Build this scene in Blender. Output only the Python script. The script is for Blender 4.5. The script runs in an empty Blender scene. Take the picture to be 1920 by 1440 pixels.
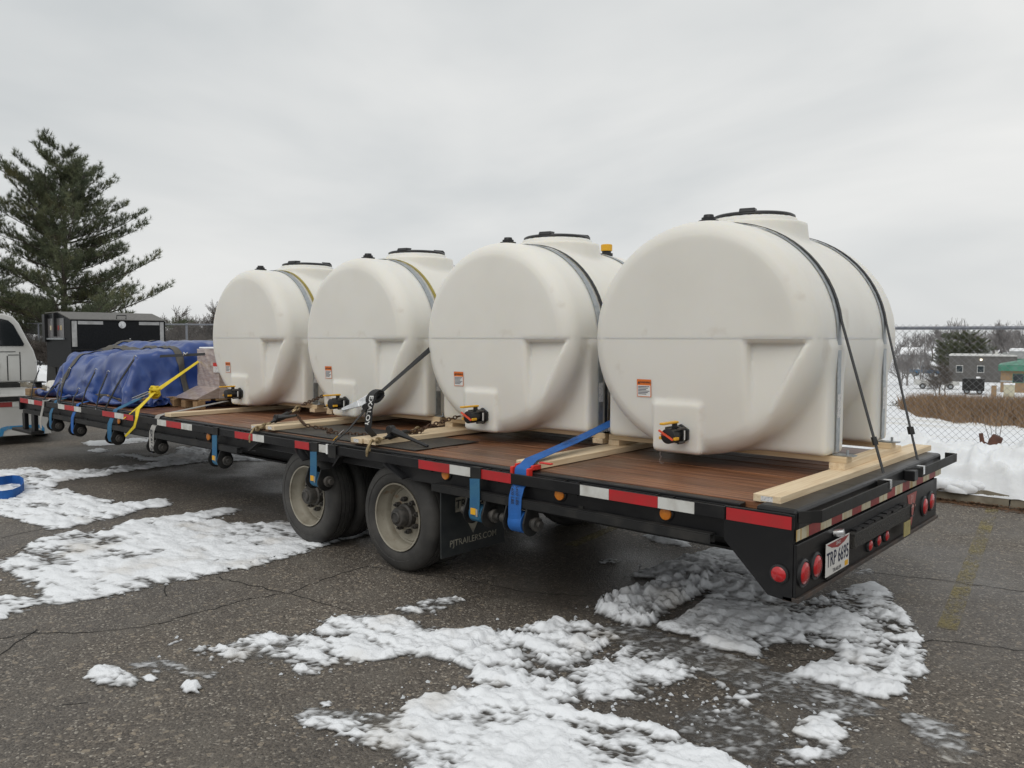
import bpy, math, random
import numpy as np
from mathutils import Vector, Matrix, Quaternion
R = math.radians
random.seed(11)
scene = bpy.context.scene
col = scene.collection

# ------------------------------------------------------------------ camera
FPX, YAW, PITCH, ROLL = 1486.53, 0.837436, 0.057724, 0.000746
CAM = np.array([1.43457, -3.52815, 1.68147])
_F = np.array([-math.cos(YAW)*math.cos(PITCH), math.sin(YAW)*math.cos(PITCH), -math.sin(PITCH)])
_R = np.cross(_F, [0, 0, 1]); _R /= np.linalg.norm(_R)
_U = np.cross(_R, _F)
_R = _R*math.cos(ROLL) + _U*math.sin(ROLL); _U = np.cross(_R, _F)
cd = bpy.data.cameras.new('camera'); cam = bpy.data.objects.new('camera', cd); col.objects.link(cam)
cd.sensor_width = 36; cd.lens = FPX/1920*36; cd.clip_start = .05; cd.clip_end = 3000
cam.matrix_world = Matrix([[_R[0], _U[0], -_F[0], CAM[0]], [_R[1], _U[1], -_F[1], CAM[1]], [_R[2], _U[2], -_F[2], CAM[2]], [0, 0, 0, 1]])
scene.camera = cam
def hit(px, py, ax, val):            # photo pixel -> point on the plane axis=val
    v = _F + _R*(px-960)/FPX - _U*(py-720)/FPX
    return CAM + v*(val-CAM[ax])/v[ax]
def XP(px, py, x): return hit(px, py, 0, x)
def YP(px, py, y): return hit(px, py, 1, y)
def ZP(px, py, z): return hit(px, py, 2, z)
def far(px, depth, z):               # a point at a pixel column, at a depth, on a ground height
    v = _F + _R*(px-960)/FPX
    p = CAM + v*depth; p[2] = z
    return p

# ------------------------------------------------------------------ sky, sun, exposure
world = bpy.data.worlds.new('World'); scene.world = world; world.use_nodes = True
nt = world.node_tree; nt.nodes.clear()
def wn(t, **k):
    n = nt.nodes.new(t)
    for a, b in k.items(): setattr(n, a, b)
    return n
SUN_EL, SUN_AZ = R(52), R(-70)       # behind the camera, high, behind cloud
out = wn('ShaderNodeOutputWorld'); bg = wn('ShaderNodeBackground')
sky = wn('ShaderNodeTexSky', sky_type='NISHITA', sun_disc=False, sun_elevation=SUN_EL)
sky.sun_rotation = R(90)-SUN_AZ
sky.air_density = 1.0; sky.dust_density = 4.0
hs = wn('ShaderNodeHueSaturation'); hs.inputs['Saturation'].default_value = .25; hs.inputs['Value'].default_value = .10
tc = wn('ShaderNodeTexCoord'); mp = wn('ShaderNodeMapping'); mp.inputs['Scale'].default_value = (1.0, 1.0, 2.6)
n1 = wn('ShaderNodeTexNoise'); n1.inputs['Scale'].default_value = 1.5; n1.inputs['Detail'].default_value = 5; n1.inputs['Roughness'].default_value = .5; n1.inputs['Distortion'].default_value = .35
cr = wn('ShaderNodeValToRGB'); cr.color_ramp.elements[0].position = .30; cr.color_ramp.elements[0].color = (.535, .565, .58, 1)
cr.color_ramp.elements[1].position = .72; cr.color_ramp.elements[1].color = (.845, .845, .83, 1)
mx = wn('ShaderNodeMix', data_type='RGBA'); mx.inputs[0].default_value = .93
L = nt.links.new
L(tc.outputs['Generated'], mp.inputs['Vector']); L(mp.outputs[0], n1.inputs['Vector']); L(n1.outputs[0], cr.inputs[0])
L(sky.outputs[0], hs.inputs['Color']); L(hs.outputs[0], mx.inputs[6]); L(cr.outputs[0], mx.inputs[7])
L(mx.outputs[2], bg.inputs['Color']); bg.inputs['Strength'].default_value = 1.0; L(bg.outputs[0], out.inputs[0])
sd = bpy.data.lights.new('sun', 'SUN'); sd.energy = .85; sd.angle = R(50); sd.color = (1, .97, .92)
sun = bpy.data.objects.new('sun', sd); col.objects.link(sun)
sv = Vector((math.cos(SUN_EL)*math.cos(SUN_AZ), math.cos(SUN_EL)*math.sin(SUN_AZ), math.sin(SUN_EL)))
sun.rotation_euler = sv.to_track_quat('Z', 'Y').to_euler()
vs = scene.view_settings; vs.view_transform = 'Standard'; vs.look = 'None'; vs.exposure = 0.10; vs.gamma = 1
scene.render.engine = 'CYCLES'

# ------------------------------------------------------------------ noise (numpy)
def _hash(ix, iy, seed):
    h = (ix.astype(np.int64)*374761393 + iy.astype(np.int64)*668265263 + seed*974711) & 0x7fffffff
    h = ((h ^ (h >> 13))*1274126177) & 0x7fffffff
    return ((h ^ (h >> 16)) & 0xffff)/65535.0
def vnoise(x, y, seed=0):
    ix = np.floor(x); iy = np.floor(y); fx = x-ix; fy = y-iy
    fx = fx*fx*fx*(fx*(fx*6-15)+10); fy = fy*fy*fy*(fy*(fy*6-15)+10)
    a = _hash(ix, iy, seed); b = _hash(ix+1, iy, seed); c = _hash(ix, iy+1, seed); d = _hash(ix+1, iy+1, seed)
    return (a*(1-fx)+b*fx)*(1-fy) + (c*(1-fx)+d*fx)*fy
def fbm(x, y, scale, octs=4, seed=0, gain=.5):
    s = np.zeros_like(x, dtype=float); a = 1.; t = 0.
    for o in range(octs):
        s += a*vnoise(x*scale+17.3*o, y*scale-9.1*o, seed+o); t += a; a *= gain; scale *= 2.03
    return s/t

# ------------------------------------------------------------------ materials
MATS = {}
def mat(name, c, rough=.5, metal=0., c2=None, ns=6., nd=4, nr=(.35, .7), stretch=(1, 1, 1), bump=0., bs=60., bstretch=None, spec=None,
        coat=0., sss=0., trans=0., alpha=1., rvar=0., rand=0., c3=None, c3s=2., c3r=(.55, .75), sheen=0., distort=0.):
    if name in MATS: return MATS[name]
    m = bpy.data.materials.new(name); m.use_nodes = True; n = m.node_tree.nodes; l = m.node_tree.links.new
    b = n['Principled BSDF']; MATS[name] = m
    b.inputs['Base Color'].default_value = (*c, 1); b.inputs['Roughness'].default_value = rough; b.inputs['Metallic'].default_value = metal
    if spec is not None: b.inputs['Specular IOR Level'].default_value = spec
    b.inputs['Coat Weight'].default_value = coat; b.inputs['Coat Roughness'].default_value = .15
    if sss: b.inputs['Subsurface Weight'].default_value = sss; b.inputs['Subsurface Radius'].default_value = (1., .85, .6); b.inputs['Subsurface Scale'].default_value = .045
    if trans: b.inputs['Transmission Weight'].default_value = trans
    if sheen: b.inputs['Sheen Weight'].default_value = sheen
    b.inputs['Alpha'].default_value = alpha
    t = n.new('ShaderNodeTexCoord'); mpn = n.new('ShaderNodeMapping'); mpn.inputs['Scale'].default_value = stretch
    l(t.outputs['Object'], mpn.inputs['Vector']); vec = mpn.outputs[0]
    if rand:
        oi = n.new('ShaderNodeObjectInfo'); va = n.new('ShaderNodeVectorMath'); va.operation = 'MULTIPLY_ADD'
        cb = n.new('ShaderNodeCombineXYZ')
        for i in range(3): l(oi.outputs['Random'], cb.inputs[i])
        va.inputs[1].default_value = (37, 53, 71); l(cb.outputs[0], va.inputs[0]); l(vec, va.inputs[2]); vec = va.outputs[0]
    cur = None
    if c2 is not None:
        x = n.new('ShaderNodeTexNoise'); x.inputs['Scale'].default_value = ns; x.inputs['Detail'].default_value = nd; x.inputs['Distortion'].default_value = distort
        l(vec, x.inputs['Vector'])
        r = n.new('ShaderNodeMapRange'); r.inputs['From Min'].default_value = nr[0]; r.inputs['From Max'].default_value = nr[1]; l(x.outputs[0], r.inputs[0])
        k = n.new('ShaderNodeMix'); k.data_type = 'RGBA'; k.inputs[6].default_value = (*c, 1); k.inputs[7].default_value = (*c2, 1)
        l(r.outputs[0], k.inputs[0]); cur = k.outputs[2]
        if rvar:
            rr = n.new('ShaderNodeMapRange'); rr.inputs['To Min'].default_value = rough; rr.inputs['To Max'].default_value = rough+rvar
            l(r.outputs[0], rr.inputs[0]); l(rr.outputs[0], b.inputs['Roughness'])
    if c3 is not None:
        x = n.new('ShaderNodeTexNoise'); x.inputs['Scale'].default_value = c3s; x.inputs['Detail'].default_value = 6; l(t.outputs['Object'], x.inputs['Vector'])
        r = n.new('ShaderNodeMapRange'); r.inputs['From Min'].default_value = c3r[0]; r.inputs['From Max'].default_value = c3r[1]; l(x.outputs[0], r.inputs[0])
        k = n.new('ShaderNodeMix'); k.data_type = 'RGBA'; k.inputs[7].default_value = (*c3, 1); k.inputs[6].default_value = (*c, 1)
        if cur: l(cur, k.inputs[6])
        l(r.outputs[0], k.inputs[0]); cur = k.outputs[2]
    if rand:
        h = n.new('ShaderNodeHueSaturation'); mr = n.new('ShaderNodeMapRange'); mr.inputs['To Min'].default_value = 1-rand; mr.inputs['To Max'].default_value = 1+rand
        l(oi.outputs['Random'], mr.inputs[0]); l(mr.outputs[0], h.inputs['Value'])
        if cur: l(cur, h.inputs['Color'])
        else: h.inputs['Color'].default_value = (*c, 1)
        cur = h.outputs[0]
    if cur: l(cur, b.inputs['Base Color'])
    if bump:
        x = n.new('ShaderNodeTexNoise'); x.inputs['Scale'].default_value = bs; x.inputs['Detail'].default_value = 5
        if bstretch:
            m2 = n.new('ShaderNodeMapping'); m2.inputs['Scale'].default_value = bstretch; l(t.outputs['Object'], m2.inputs['Vector']); l(m2.outputs[0], x.inputs['Vector'])
        else: l(vec, x.inputs['Vector'])
        bp = n.new('ShaderNodeBump'); bp.inputs['Strength'].default_value = bump; bp.inputs['Distance'].default_value = .01
        l(x.outputs[0], bp.inputs['Height']); l(bp.outputs[0], b.inputs['Normal'])
    return m

HDPE = mat('white polyethylene', (.775, .757, .702), .43, c2=(.735, .713, .655), ns=2.2, nr=(.4, .75), sss=.6, bump=.05, bs=9, rand=.02, c3=(.58, .53, .45), c3s=4.5, c3r=(.65, .86))
BLK = mat('black painted steel', (.009, .009, .010), .36, c2=(.026, .024, .022), ns=5, nr=(.5, .9), bump=.06, bs=30, rvar=.25, spec=.35)
BLKM = mat('dusty black steel', (.014, .014, .014), .5, c2=(.040, .037, .033), ns=9, nr=(.45, .85), bump=.08, bs=40, rvar=.2, spec=.3)
PLAST = mat('black plastic', (.012, .012, .013), .4)
RUBBER = mat('tyre rubber', (.028, .027, .026), .75, c2=(.07, .066, .06), ns=5, nr=(.35, .75), bump=.15, bs=50)
RIM = mat('dirty wheel paint', (.30, .275, .22), .55, c2=(.15, .125, .09), ns=7, nr=(.45, .8), c3=(.20, .10, .04), c3s=14, c3r=(.62, .8), bump=.1, bs=60)
HUB = mat('dirty hub steel', (.045, .043, .04), .6, c2=(.10, .09, .08), ns=20, metal=.3)
DECK = mat('oiled deck wood', (.275, .120, .056), .36, c2=(.085, .037, .021), ns=3.0, nd=8, nr=(.35, .68), stretch=(.7, 14, 14), bump=.25, bs=3, bstretch=(1.2, 60, 60), rvar=.15, rand=.24, c3=(.110, .072, .050), c3s=.8, c3r=(.50, .66))
LUMBER = mat('spruce lumber', (.72, .57, .37), .6, c2=(.57, .41, .23), ns=2.5, nd=6, nr=(.42, .75), stretch=(1.2, 26, 26), bump=.12, bs=3, bstretch=(1, 60, 60), rand=.08)
LUMBERY = mat('lumber across', (.74, .60, .41), .6, c2=(.58, .42, .25), ns=2.5, nd=6, nr=(.42, .75), stretch=(26, 1.2, 26), bump=.12, bs=3, bstretch=(60, 1, 60), rand=.08)
PALLET = mat('old pallet wood', (.36, .235, .12), .7, c2=(.24, .15, .08), ns=3, stretch=(1, 18, 18), rand=.15)
GALV = mat('galvanised steel', (.33, .355, .375), .42, .75, c2=(.46, .48, .49), ns=30, nr=(.35, .7))
GALVD = mat('weathered galvanised pipe', (.20, .215, .25), .55, .3, c2=(.28, .29, .32), ns=20)
WIRE = mat('galvanised wire', (.21, .215, .22), .6, .2)
CHROME = mat('bright steel', (.72, .73, .74), .25, .9, c2=(.5, .5, .5), ns=20)
TREAD = mat('steel tread plate', (.035, .034, .033), .5, .2, c2=(.065, .058, .05), ns=3, nr=(.4, .75), bump=.35, bs=34, bstretch=(1, 1.7, 1))
REDT = mat('red reflective tape', (.46, .012, .018), .42, c2=(.36, .02, .02), ns=9, coat=.3)
WHTT = mat('white reflective tape', (.60, .60, .57), .45, c2=(.42, .40, .36), ns=12, nr=(.45, .8), c3=(.35, .2, .08), c3s=7, c3r=(.66, .8))
REDO = mat('faded red tape', (.30, .035, .03), .5, c2=(.22, .03, .03), ns=30)
CRMT = mat('rust streaked tape', (.55, .50, .36), .5, c2=(.40, .25, .06), ns=4, nr=(.5, .68), stretch=(1, 9, .8))
AMBER = mat('amber lens', (.62, .20, .012), .3, c2=(.5, .14, .01), ns=30, coat=.4)
REDL = mat('red lens', (.50, .008, .012), .25, c2=(.36, .006, .01), ns=60, coat=.6, bump=.2, bs=90)
BLUE = mat('blue webbing', (.012, .115, .40), .7, c2=(.010, .085, .30), ns=12, bump=.3, bs=120, bstretch=(1, 1, 1))
BLUED = mat('weathered blue webbing', (.018, .105, .22), .75, c2=(.03, .13, .22), ns=12, bump=.3, bs=120)
BLKW = mat('black webbing', (.012, .012, .013), .6, bump=.2, bs=140)
GRYW = mat('grey webbing', (.36, .35, .33), .7, c2=(.27, .26, .24), ns=15)
OLIVE = mat('olive yellow webbing', (.34, .27, .05), .7, c2=(.26, .2, .04), ns=12)
YEL = mat('yellow webbing', (.78, .60, .02), .65, c2=(.66, .48, .02), ns=14, bump=.2, bs=100)
YPL = mat('yellow plastic', (.72, .38, .015), .4)
RPL = mat('red plastic', (.62, .03, .02), .4)
ORPL = mat('orange red plastic', (.80, .10, .04), .4)
CHAIN = mat('rusty chain steel', (.085, .055, .04), .6, .5, c2=(.12, .06, .03), ns=40)
GOLD = mat('zinc yellow chain steel', (.42, .33, .19), .42, .7, c2=(.28, .2, .11), ns=40)
PAPER = mat('white paper label', (.72, .71, .70), .6, c2=(.45, .45, .46), ns=90, nr=(.5, .62))
WHITE = mat('white print', (.74, .74, .72), .5)
ORANGE = mat('orange print', (.72, .17, .02), .5)
INK = mat('dark ink', (.02, .02, .03), .5)
INKB = mat('dark blue ink', (.012, .018, .05), .5)
TARP = mat('blue vinyl tarp', (.015, .046, .20), .34, c2=(.028, .075, .27), ns=3, nr=(.4, .75), coat=.2, bump=.35, bs=5, bstretch=(1, 2.2, 2.2))
TARPB = mat('grey tarp webbing', (.085, .08, .07), .7, c2=(.11, .1, .085), ns=12)
BUNGEE = mat('black rubber strap', (.014, .014, .015), .55)
FILM = mat('stretch film over boxes', (.40, .31, .27), .22, c2=(.52, .45, .41), ns=6, nd=8, nr=(.35, .68), stretch=(1, 1, 4), coat=.7, bump=.6, bs=5, bstretch=(1, 1, 7), distort=1.5)
WBAG = mat('white plastic bag', (.70, .68, .62), .4, c2=(.6, .58, .53), ns=4, bump=.4, bs=8)
CARW = mat('white vehicle paint', (.55, .55, .53), .28, c2=(.47, .46, .43), ns=2.5, nr=(.4, .8), coat=.5)
GLASSD = mat('dark vehicle glass', (.015, .018, .02), .08, coat=.4)
BLUEP = mat('blue paint', (.03, .22, .45), .6, c2=(.2, .28, .33), ns=14, nr=(.5, .75))
PLATEW = mat('licence plate white', (.66, .65, .62), .4, c2=(.55, .53, .5), ns=5, nr=(.5, .9))

# ------------------------------------------------------------------ geometry helpers
def wloc(o):
    v = Vector((0, 0, 0))
    while o is not None: v += o.location; o = o.parent
    return v
def tag(o, label=None, cat=None, group=None, kind=None):
    for k, v in (('label', label), ('category', cat), ('group', group), ('kind', kind)):
        if v: o[k] = v
    return o
def empty(name, loc, label=None, cat=None, group=None, kind=None, rz=0):
    o = bpy.data.objects.new(name, None); col.objects.link(o); o.location = loc; o.rotation_euler.z = rz; o.empty_display_size = .1
    return tag(o, label, cat, group, kind)
def frame(d, up=(0, 0, 1)):
    d = Vector(d).normalized(); u = Vector(up)
    if abs(d.dot(u)) > .98: u = Vector((1, 0, 0)) if abs(d.x) < .9 else Vector((0, 1, 0))
    s = d.cross(u).normalized(); return d, s, s.cross(d)
class MB:
    def __init__(s): s.v = []; s.f = []
    def add(s, vs, fs):
        k = len(s.v); s.v += [tuple(map(float, v)) for v in vs]; s.f += [tuple(i+k for i in f) for f in fs]; return s
    def box(s, x0, x1, y0, y1, z0, z1):
        return s.add([(x, y, z) for x in (x0, x1) for y in (y0, y1) for z in (z0, z1)], [(0, 1, 3, 2), (4, 6, 7, 5), (0, 4, 5, 1), (2, 3, 7, 6), (0, 2, 6, 4), (1, 5, 7, 3)])
    def beam(s, a, b, w, h, up=(0, 0, 1)):
        a = Vector(a); b = Vector(b); d, sd_, u = frame(b-a, up); vs = []
        for p in (a, b):
            for i, j in ((-1, -1), (1, -1), (1, 1), (-1, 1)): vs.append(p+sd_*w/2*i+u*h/2*j)
        return s.add(vs, [(3, 2, 1, 0), (4, 5, 6, 7), (0, 1, 5, 4), (1, 2, 6, 5), (2, 3, 7, 6), (3, 0, 4, 7)])
    def tube(s, pts, r, n=8, cap=True, closed=False):
        pts = [Vector(p) for p in pts]; m = len(pts); rr = r if hasattr(r, '__len__') else [r]*m; k = len(s.v)
        up = Vector((0, 0, 1)); prev = None
        for i, p in enumerate(pts):
            if closed: t = pts[(i+1) % m]-pts[i-1]
            else: t = pts[min(i+1, m-1)]-pts[max(i-1, 0)]
            if t.length < 1e-9: t = Vector((0, 0, 1))
            t.normalize()
            if prev is None: _, a, b = frame(t)
            else:
                a = prev-t*prev.dot(t)
                a = a.normalized() if a.length > 1e-6 else frame(t)[1]
                b = a.cross(t)*-1
            prev = a; b = t.cross(a)
            for j in range(n):
                q = 2*math.pi*j/n; s.v.append(tuple(p+a*math.cos(q)*rr[i]+b*math.sin(q)*rr[i]))
        for i in range(m if closed else m-1):
            for j in range(n):
                A = k+i*n+j; B = k+i*n+(j+1) % n; C = k+((i+1) % m)*n+(j+1) % n; D = k+((i+1) % m)*n+j
                s.f.append((A, B, C, D))
        if cap and not closed:
            s.f.append(tuple(k+j for j in range(n))[::-1]); s.f.append(tuple(k+(m-1)*n+j for j in range(n)))
        return s
    def lathe(s, prof, o, axis, n=24, up=(0, 0, 1), phase=0, caps=(1, 1)):
        o = Vector(o); d, a, b = frame(axis, up); k = len(s.v); m = len(prof)
        for r, t in prof:
            for j in range(n):
                q = 2*math.pi*j/n+phase; s.v.append(tuple(o+d*t+(a*math.cos(q)+b*math.sin(q))*max(r, 1e-5)))
        for i in range(m-1):
            for j in range(n):
                s.f.append((k+i*n+j, k+i*n+(j+1) % n, k+(i+1)*n+(j+1) % n, k+(i+1)*n+j))
        if caps[0]: s.f.append(tuple(k+j for j in range(n))[::-1])
        if caps[1]: s.f.append(tuple(k+(m-1)*n+j for j in range(n)))
        return s
    def prism(s, pts, vec):
        n = len(pts); v = Vector(vec); a = [Vector(p) for p in pts]
        return s.add(a+[p+v for p in a], [tuple(range(n))[::-1], tuple(range(n, 2*n))]+[(i, (i+1) % n, n+(i+1) % n, n+i) for i in range(n)])
    def ribbon(s, pts, side, w, t=.003):
        pts = [Vector(p) for p in pts]; m = len(pts); k = len(s.v)
        for i, p in enumerate(pts):
            tg = (pts[min(i+1, m-1)]-pts[max(i-1, 0)]).normalized()
            sd_ = Vector(side[i] if isinstance(side, list) else side); sd_ = (sd_-tg*sd_.dot(tg)).normalized(); nn = tg.cross(sd_)
            ww = w[i] if hasattr(w, '__len__') else w
            for i2, j2 in ((-1, -1), (1, -1), (1, 1), (-1, 1)): s.v.append(tuple(p+sd_*ww/2*i2+nn*t/2*j2))
        for i in range(m-1):
            for j in range(4):
                s.f.append((k+i*4+j, k+i*4+(j+1) % 4, k+(i+1)*4+(j+1) % 4, k+(i+1)*4+j))
        s.f.append((k+3, k+2, k+1, k)); e = k+(m-1)*4; s.f.append((e, e+1, e+2, e+3)); return s
    def build(s, name, m, parent=None, smooth=None, bevel=0., seg=2, kind=None, fix=True):
        off = wloc(parent) if parent else Vector((0, 0, 0))
        me = bpy.data.meshes.new(name); me.from_pydata([(x-off.x, y-off.y, z-off.z) for x, y, z in s.v], [], s.f)
        if fix:
            import bmesh
            bm = bmesh.new(); bm.from_mesh(me); bmesh.ops.recalc_face_normals(bm, faces=bm.faces); bm.to_mesh(me); bm.free()
        return obj(name, me, m, parent, smooth, bevel, seg, kind)
def obj(name, me, m, parent=None, smooth=None, bevel=0., seg=2, kind=None):
    o = bpy.data.objects.new(name, me); col.objects.link(o)
    if m and not me.materials: me.materials.append(m)
    if smooth is not None:
        me.polygons.foreach_set('use_smooth', [True]*len(me.polygons))
        if smooth < 180: me.set_sharp_from_angle(angle=R(smooth))
    if bevel:
        b = o.modifiers.new('bevel', 'BEVEL'); b.width = bevel; b.segments = seg; b.limit_method = 'ANGLE'; b.angle_limit = R(40)
    if parent: o.parent = parent
    if kind: o['kind'] = kind
    return o
def npmesh(name, V, Fq):
    me = bpy.data.meshes.new(name); V = np.ascontiguousarray(V, np.float32); Fq = np.ascontiguousarray(Fq, np.int32); k = Fq.shape[1]
    me.vertices.add(len(V)); me.vertices.foreach_set('co', V.ravel()); me.loops.add(Fq.size); me.loops.foreach_set('vertex_index', Fq.ravel())
    me.polygons.add(len(Fq)); me.polygons.foreach_set('loop_start', np.arange(0, Fq.size, k, dtype=np.int32)); me.polygons.foreach_set('loop_total', np.full(len(Fq), k, np.int32))
    me.update(calc_edges=True); me.validate(); return me
_tx = {}
def text_mesh(t, bold=0.):
    if (t, bold) in _tx: return _tx[(t, bold)]
    c = bpy.data.curves.new('t', 'FONT'); c.body = t; c.align_x = 'CENTER'; c.align_y = 'CENTER'; c.size = 1; c.offset = bold; c.resolution_u = 3
    o = bpy.data.objects.new('t', c); col.objects.link(o); dg = bpy.context.evaluated_depsgraph_get()
    me = bpy.data.meshes.new_from_object(o.evaluated_get(dg)); V = [tuple(v.co) for v in me.vertices]; F = [tuple(p.vertices) for p in me.polygons]
    bpy.data.objects.remove(o); bpy.data.curves.remove(c); bpy.data.meshes.remove(me)
    _tx[(t, bold)] = (V, F); return V, F
TEXTS = [('TRP 6695', .02), ('OHIO', 0), ('TRAILER', .01), ('EXALOY', .02), ('WARNING', .02), ('PJ', .02), ('TRAILERS', .02), ('PJTRAILERS.COM', .01), ('5400 LBS', .01)]
for t_ in TEXTS: text_mesh(*t_)
def lettering(mb, t, c, xd, yd, h, bold=0., wscale=1.):
    V, F = text_mesh(t, bold); c = Vector(c); xd = Vector(xd).normalized(); yd = Vector(yd).normalized()
    mb.add([c+xd*v[0]*h*wscale*1.38+yd*v[1]*h*1.38 for v in V], F); return mb

# ------------------------------------------------------------------ ground
def asphalt_mat():
    m = bpy.data.materials.new('old parking lot asphalt'); m.use_nodes = True; n = m.node_tree.nodes; l = m.node_tree.links.new; b = n['Principled BSDF']
    t = n.new('ShaderNodeTexCoord'); P = t.outputs['Object']
    def tex(tp, sc, **k):
        x = n.new(tp); x.inputs['Scale'].default_value = sc; l(P, x.inputs['Vector'])
        for a, c in k.items(): x.inputs[a].default_value = c
        return x
    def rng(s, a, b2, c=0., d=1.):
        r = n.new('ShaderNodeMapRange'); r.inputs[1].default_value = a; r.inputs[2].default_value = b2; r.inputs[3].default_value = c; r.inputs[4].default_value = d; l(s, r.inputs[0]); return r.outputs[0]
    def mix(f, a, c):
        k = n.new('ShaderNodeMix'); k.data_type = 'RGBA'
        if isinstance(f, float): k.inputs[0].default_value = f
        else: l(f, k.inputs[0])
        for i, q in ((6, a), (7, c)):
            if isinstance(q, tuple): k.inputs[i].default_value = (*q, 1)
            else: l(q, k.inputs[i])
        return k.outputs[2]
    v = tex('ShaderNodeTexVoronoi', 95); v2 = tex('ShaderNodeTexVoronoi', 48)
    sep = n.new('ShaderNodeSeparateColor'); l(v.outputs['Color'], sep.inputs[0])
    sep2 = n.new('ShaderNodeSeparateColor'); l(v2.outputs['Color'], sep2.inputs[0])
    base = mix(rng(sep.outputs[0], .0, 1.), (.055, .046, .038), (.185, .158, .128))
    base = mix(rng(sep.outputs[1], .90, .97), base, (.42, .38, .32))
    base = mix(rng(sep2.outputs[0], .94, .975), base, (.30, .25, .19))
    big = tex('ShaderNodeTexNoise', .55, Detail=5.); mid = tex('ShaderNodeTexNoise', 3.2, Detail=6.)
    base = mix(rng(big.outputs[0], .38, .68), base, mix(.62, base, (.036, .031, .027)))
    base = mix(rng(mid.outputs[0], .50, .72, 0, .6), base, (.135, .12, .10))
    l(base, b.inputs['Base Color'])
    wet = rng(big.outputs[0], .38, .62, .80, .34); l(wet, b.inputs['Roughness'])
    bp = n.new('ShaderNodeBump'); bp.inputs['Strength'].default_value = .8; bp.inputs['Distance'].default_value = .006; l(rng(v.outputs['Distance'], 0., .7, 1., 0.), bp.inputs['Height'])
    bp2 = n.new('ShaderNodeBump'); bp2.inputs['Strength'].default_value = .5; bp2.inputs['Distance'].default_value = .02; l(mid.outputs[0], bp2.inputs['Height']); l(bp2.outputs[0], bp.inputs['Normal'])
    l(bp.outputs[0], b.inputs['Normal']); return m
ASPH = asphalt_mat()
SNOWF = mat('field snow', (.80, .82, .85), .8, c2=(.62, .60, .55), ns=.35, nd=8, nr=(.5, .75), stretch=(.35, 1.6, 1), bump=.3, bs=2)
def terr(d):                          # ground height beyond the fence, d = metres past the curb line
    return np.interp(d, [0, .3, 1.2, 2.6, 6, 55, 105, 3000], [.15, .16, .20, .18, -.2, -3.7, -5.4, -5.6])
CURB = 5.55
def ground_mesh():
    xs = np.concatenate([[-2500, -1200, -600, -300, -160, -90], np.linspace(-60, 30, 46), [60, 120, 300, 700, 2500]])
    ys = np.concatenate([[-2500, -600, -100, -30, CURB+.02, CURB+.13], CURB+np.array([.4, .8, 1.2, 1.8, 2.6, 3.5, 5, 8, 12, 18, 25, 35, 45, 55, 70, 85, 105, 140, 200, 400, 1000, 2500])])
    V = []
    for y in ys:
        for x in xs:
            d = y-CURB
            z = -.03 if d < .1 else float(terr(d))-.04 + (.0135*min(max(-x-2, 0), 40) if d < 60 else 0)
            V.append((x, y, z))
    n = len(xs); Fq = [(j*n+i, j*n+i+1, (j+1)*n+i+1, (j+1)*n+i) for j in range(len(ys)-1) for i in range(n-1)]
    return npmesh('ground', V, Fq)
tag(obj('ground', ground_mesh(), SNOWF, smooth=180), kind='structure')
lot = MB().add([(-120, -60, 0), (60, -60, 0), (60, CURB, 0), (-120, CURB, 0)], [(0, 1, 2, 3)]).build('parking_lot', ASPH, fix=False); tag(lot, kind='structure')
CONC = mat('weathered curb concrete', (.20, .175, .13), .85, c2=(.12, .10, .07), ns=4, nr=(.35, .7), bump=.4, bs=14, c3=(.27, .24, .19), c3s=7)
# curb: short worn blocks with broken ends
curb = empty('curb', (0, CURB, 0), kind='structure')
x = -70.; rnd = random.Random(3)
CK = []
while x < 20:
    Lb = 1.75+rnd.random()*.5 if -8 < x < 6 else 6.; CK.append((x, x+Lb)); x += Lb
for a, b in CK:
    m = MB(); n = 10 if b-a < 4 else 3; g = .006
    top = []
    for i in range(n+1):
        t = i/n; e = min(t, 1-t)*n
        top.append((a+g+(b-a-2*g)*t, .148-.05*max(0, 1-e)*rnd.random()-.012*rnd.random(), .012*rnd.random()))
    for i in range(n):
        (xa, ha, ya), (xb, hb, yb) = top[i], top[i+1]
        m.add([(xa, CURB-.005+ya, -.02), (xb, CURB-.005+yb, -.02), (xb, CURB+.02+yb, hb), (xa, CURB+.02+ya, ha), (xa, CURB+.15, ha), (xb, CURB+.15, hb), (xa, CURB+.15, -.02), (xb, CURB+.15, -.02)],
              [(0, 1, 2, 3), (3, 2, 5, 4), (4, 5, 7, 6)] + ([(0, 3, 4, 6)] if i == 0 else []) + ([(1, 7, 5, 2)] if i == n-1 else []))
    m.build('curb_stone', CONC, curb, fix=False)
# faded parking stripes
FADE = mat('worn yellow paint', (.30, .25, .11), .8)
def fade_mat():
    n = FADE.node_tree.nodes; l = FADE.node_tree.links.new; b = n['Principled BSDF']; t = n.new('ShaderNodeTexCoord'); x = n.new('ShaderNodeTexNoise'); x.inputs['Scale'].default_value = 38; x.inputs['Detail'].default_value = 4
    y = n.new('ShaderNodeTexNoise'); y.inputs['Scale'].default_value = 3.5; l(t.outputs['Object'], y.inputs['Vector']); l(t.outputs['Object'], x.inputs['Vector'])
    a = n.new('ShaderNodeMath'); a.operation = 'MULTIPLY'; l(x.outputs[0], a.inputs[0]); l(y.outputs[0], a.inputs[1])
    r = n.new('ShaderNodeMapRange'); r.inputs[1].default_value = .20; r.inputs[2].default_value = .40; r.inputs[3].default_value = 0; r.inputs[4].default_value = .55; l(a.outputs[0], r.inputs[0]); l(r.outputs[0], b.inputs['Alpha'])
fade_mat()
s1 = ZP(1862, 953, 0); s2 = ZP(1775, 1180, 0)
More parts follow.
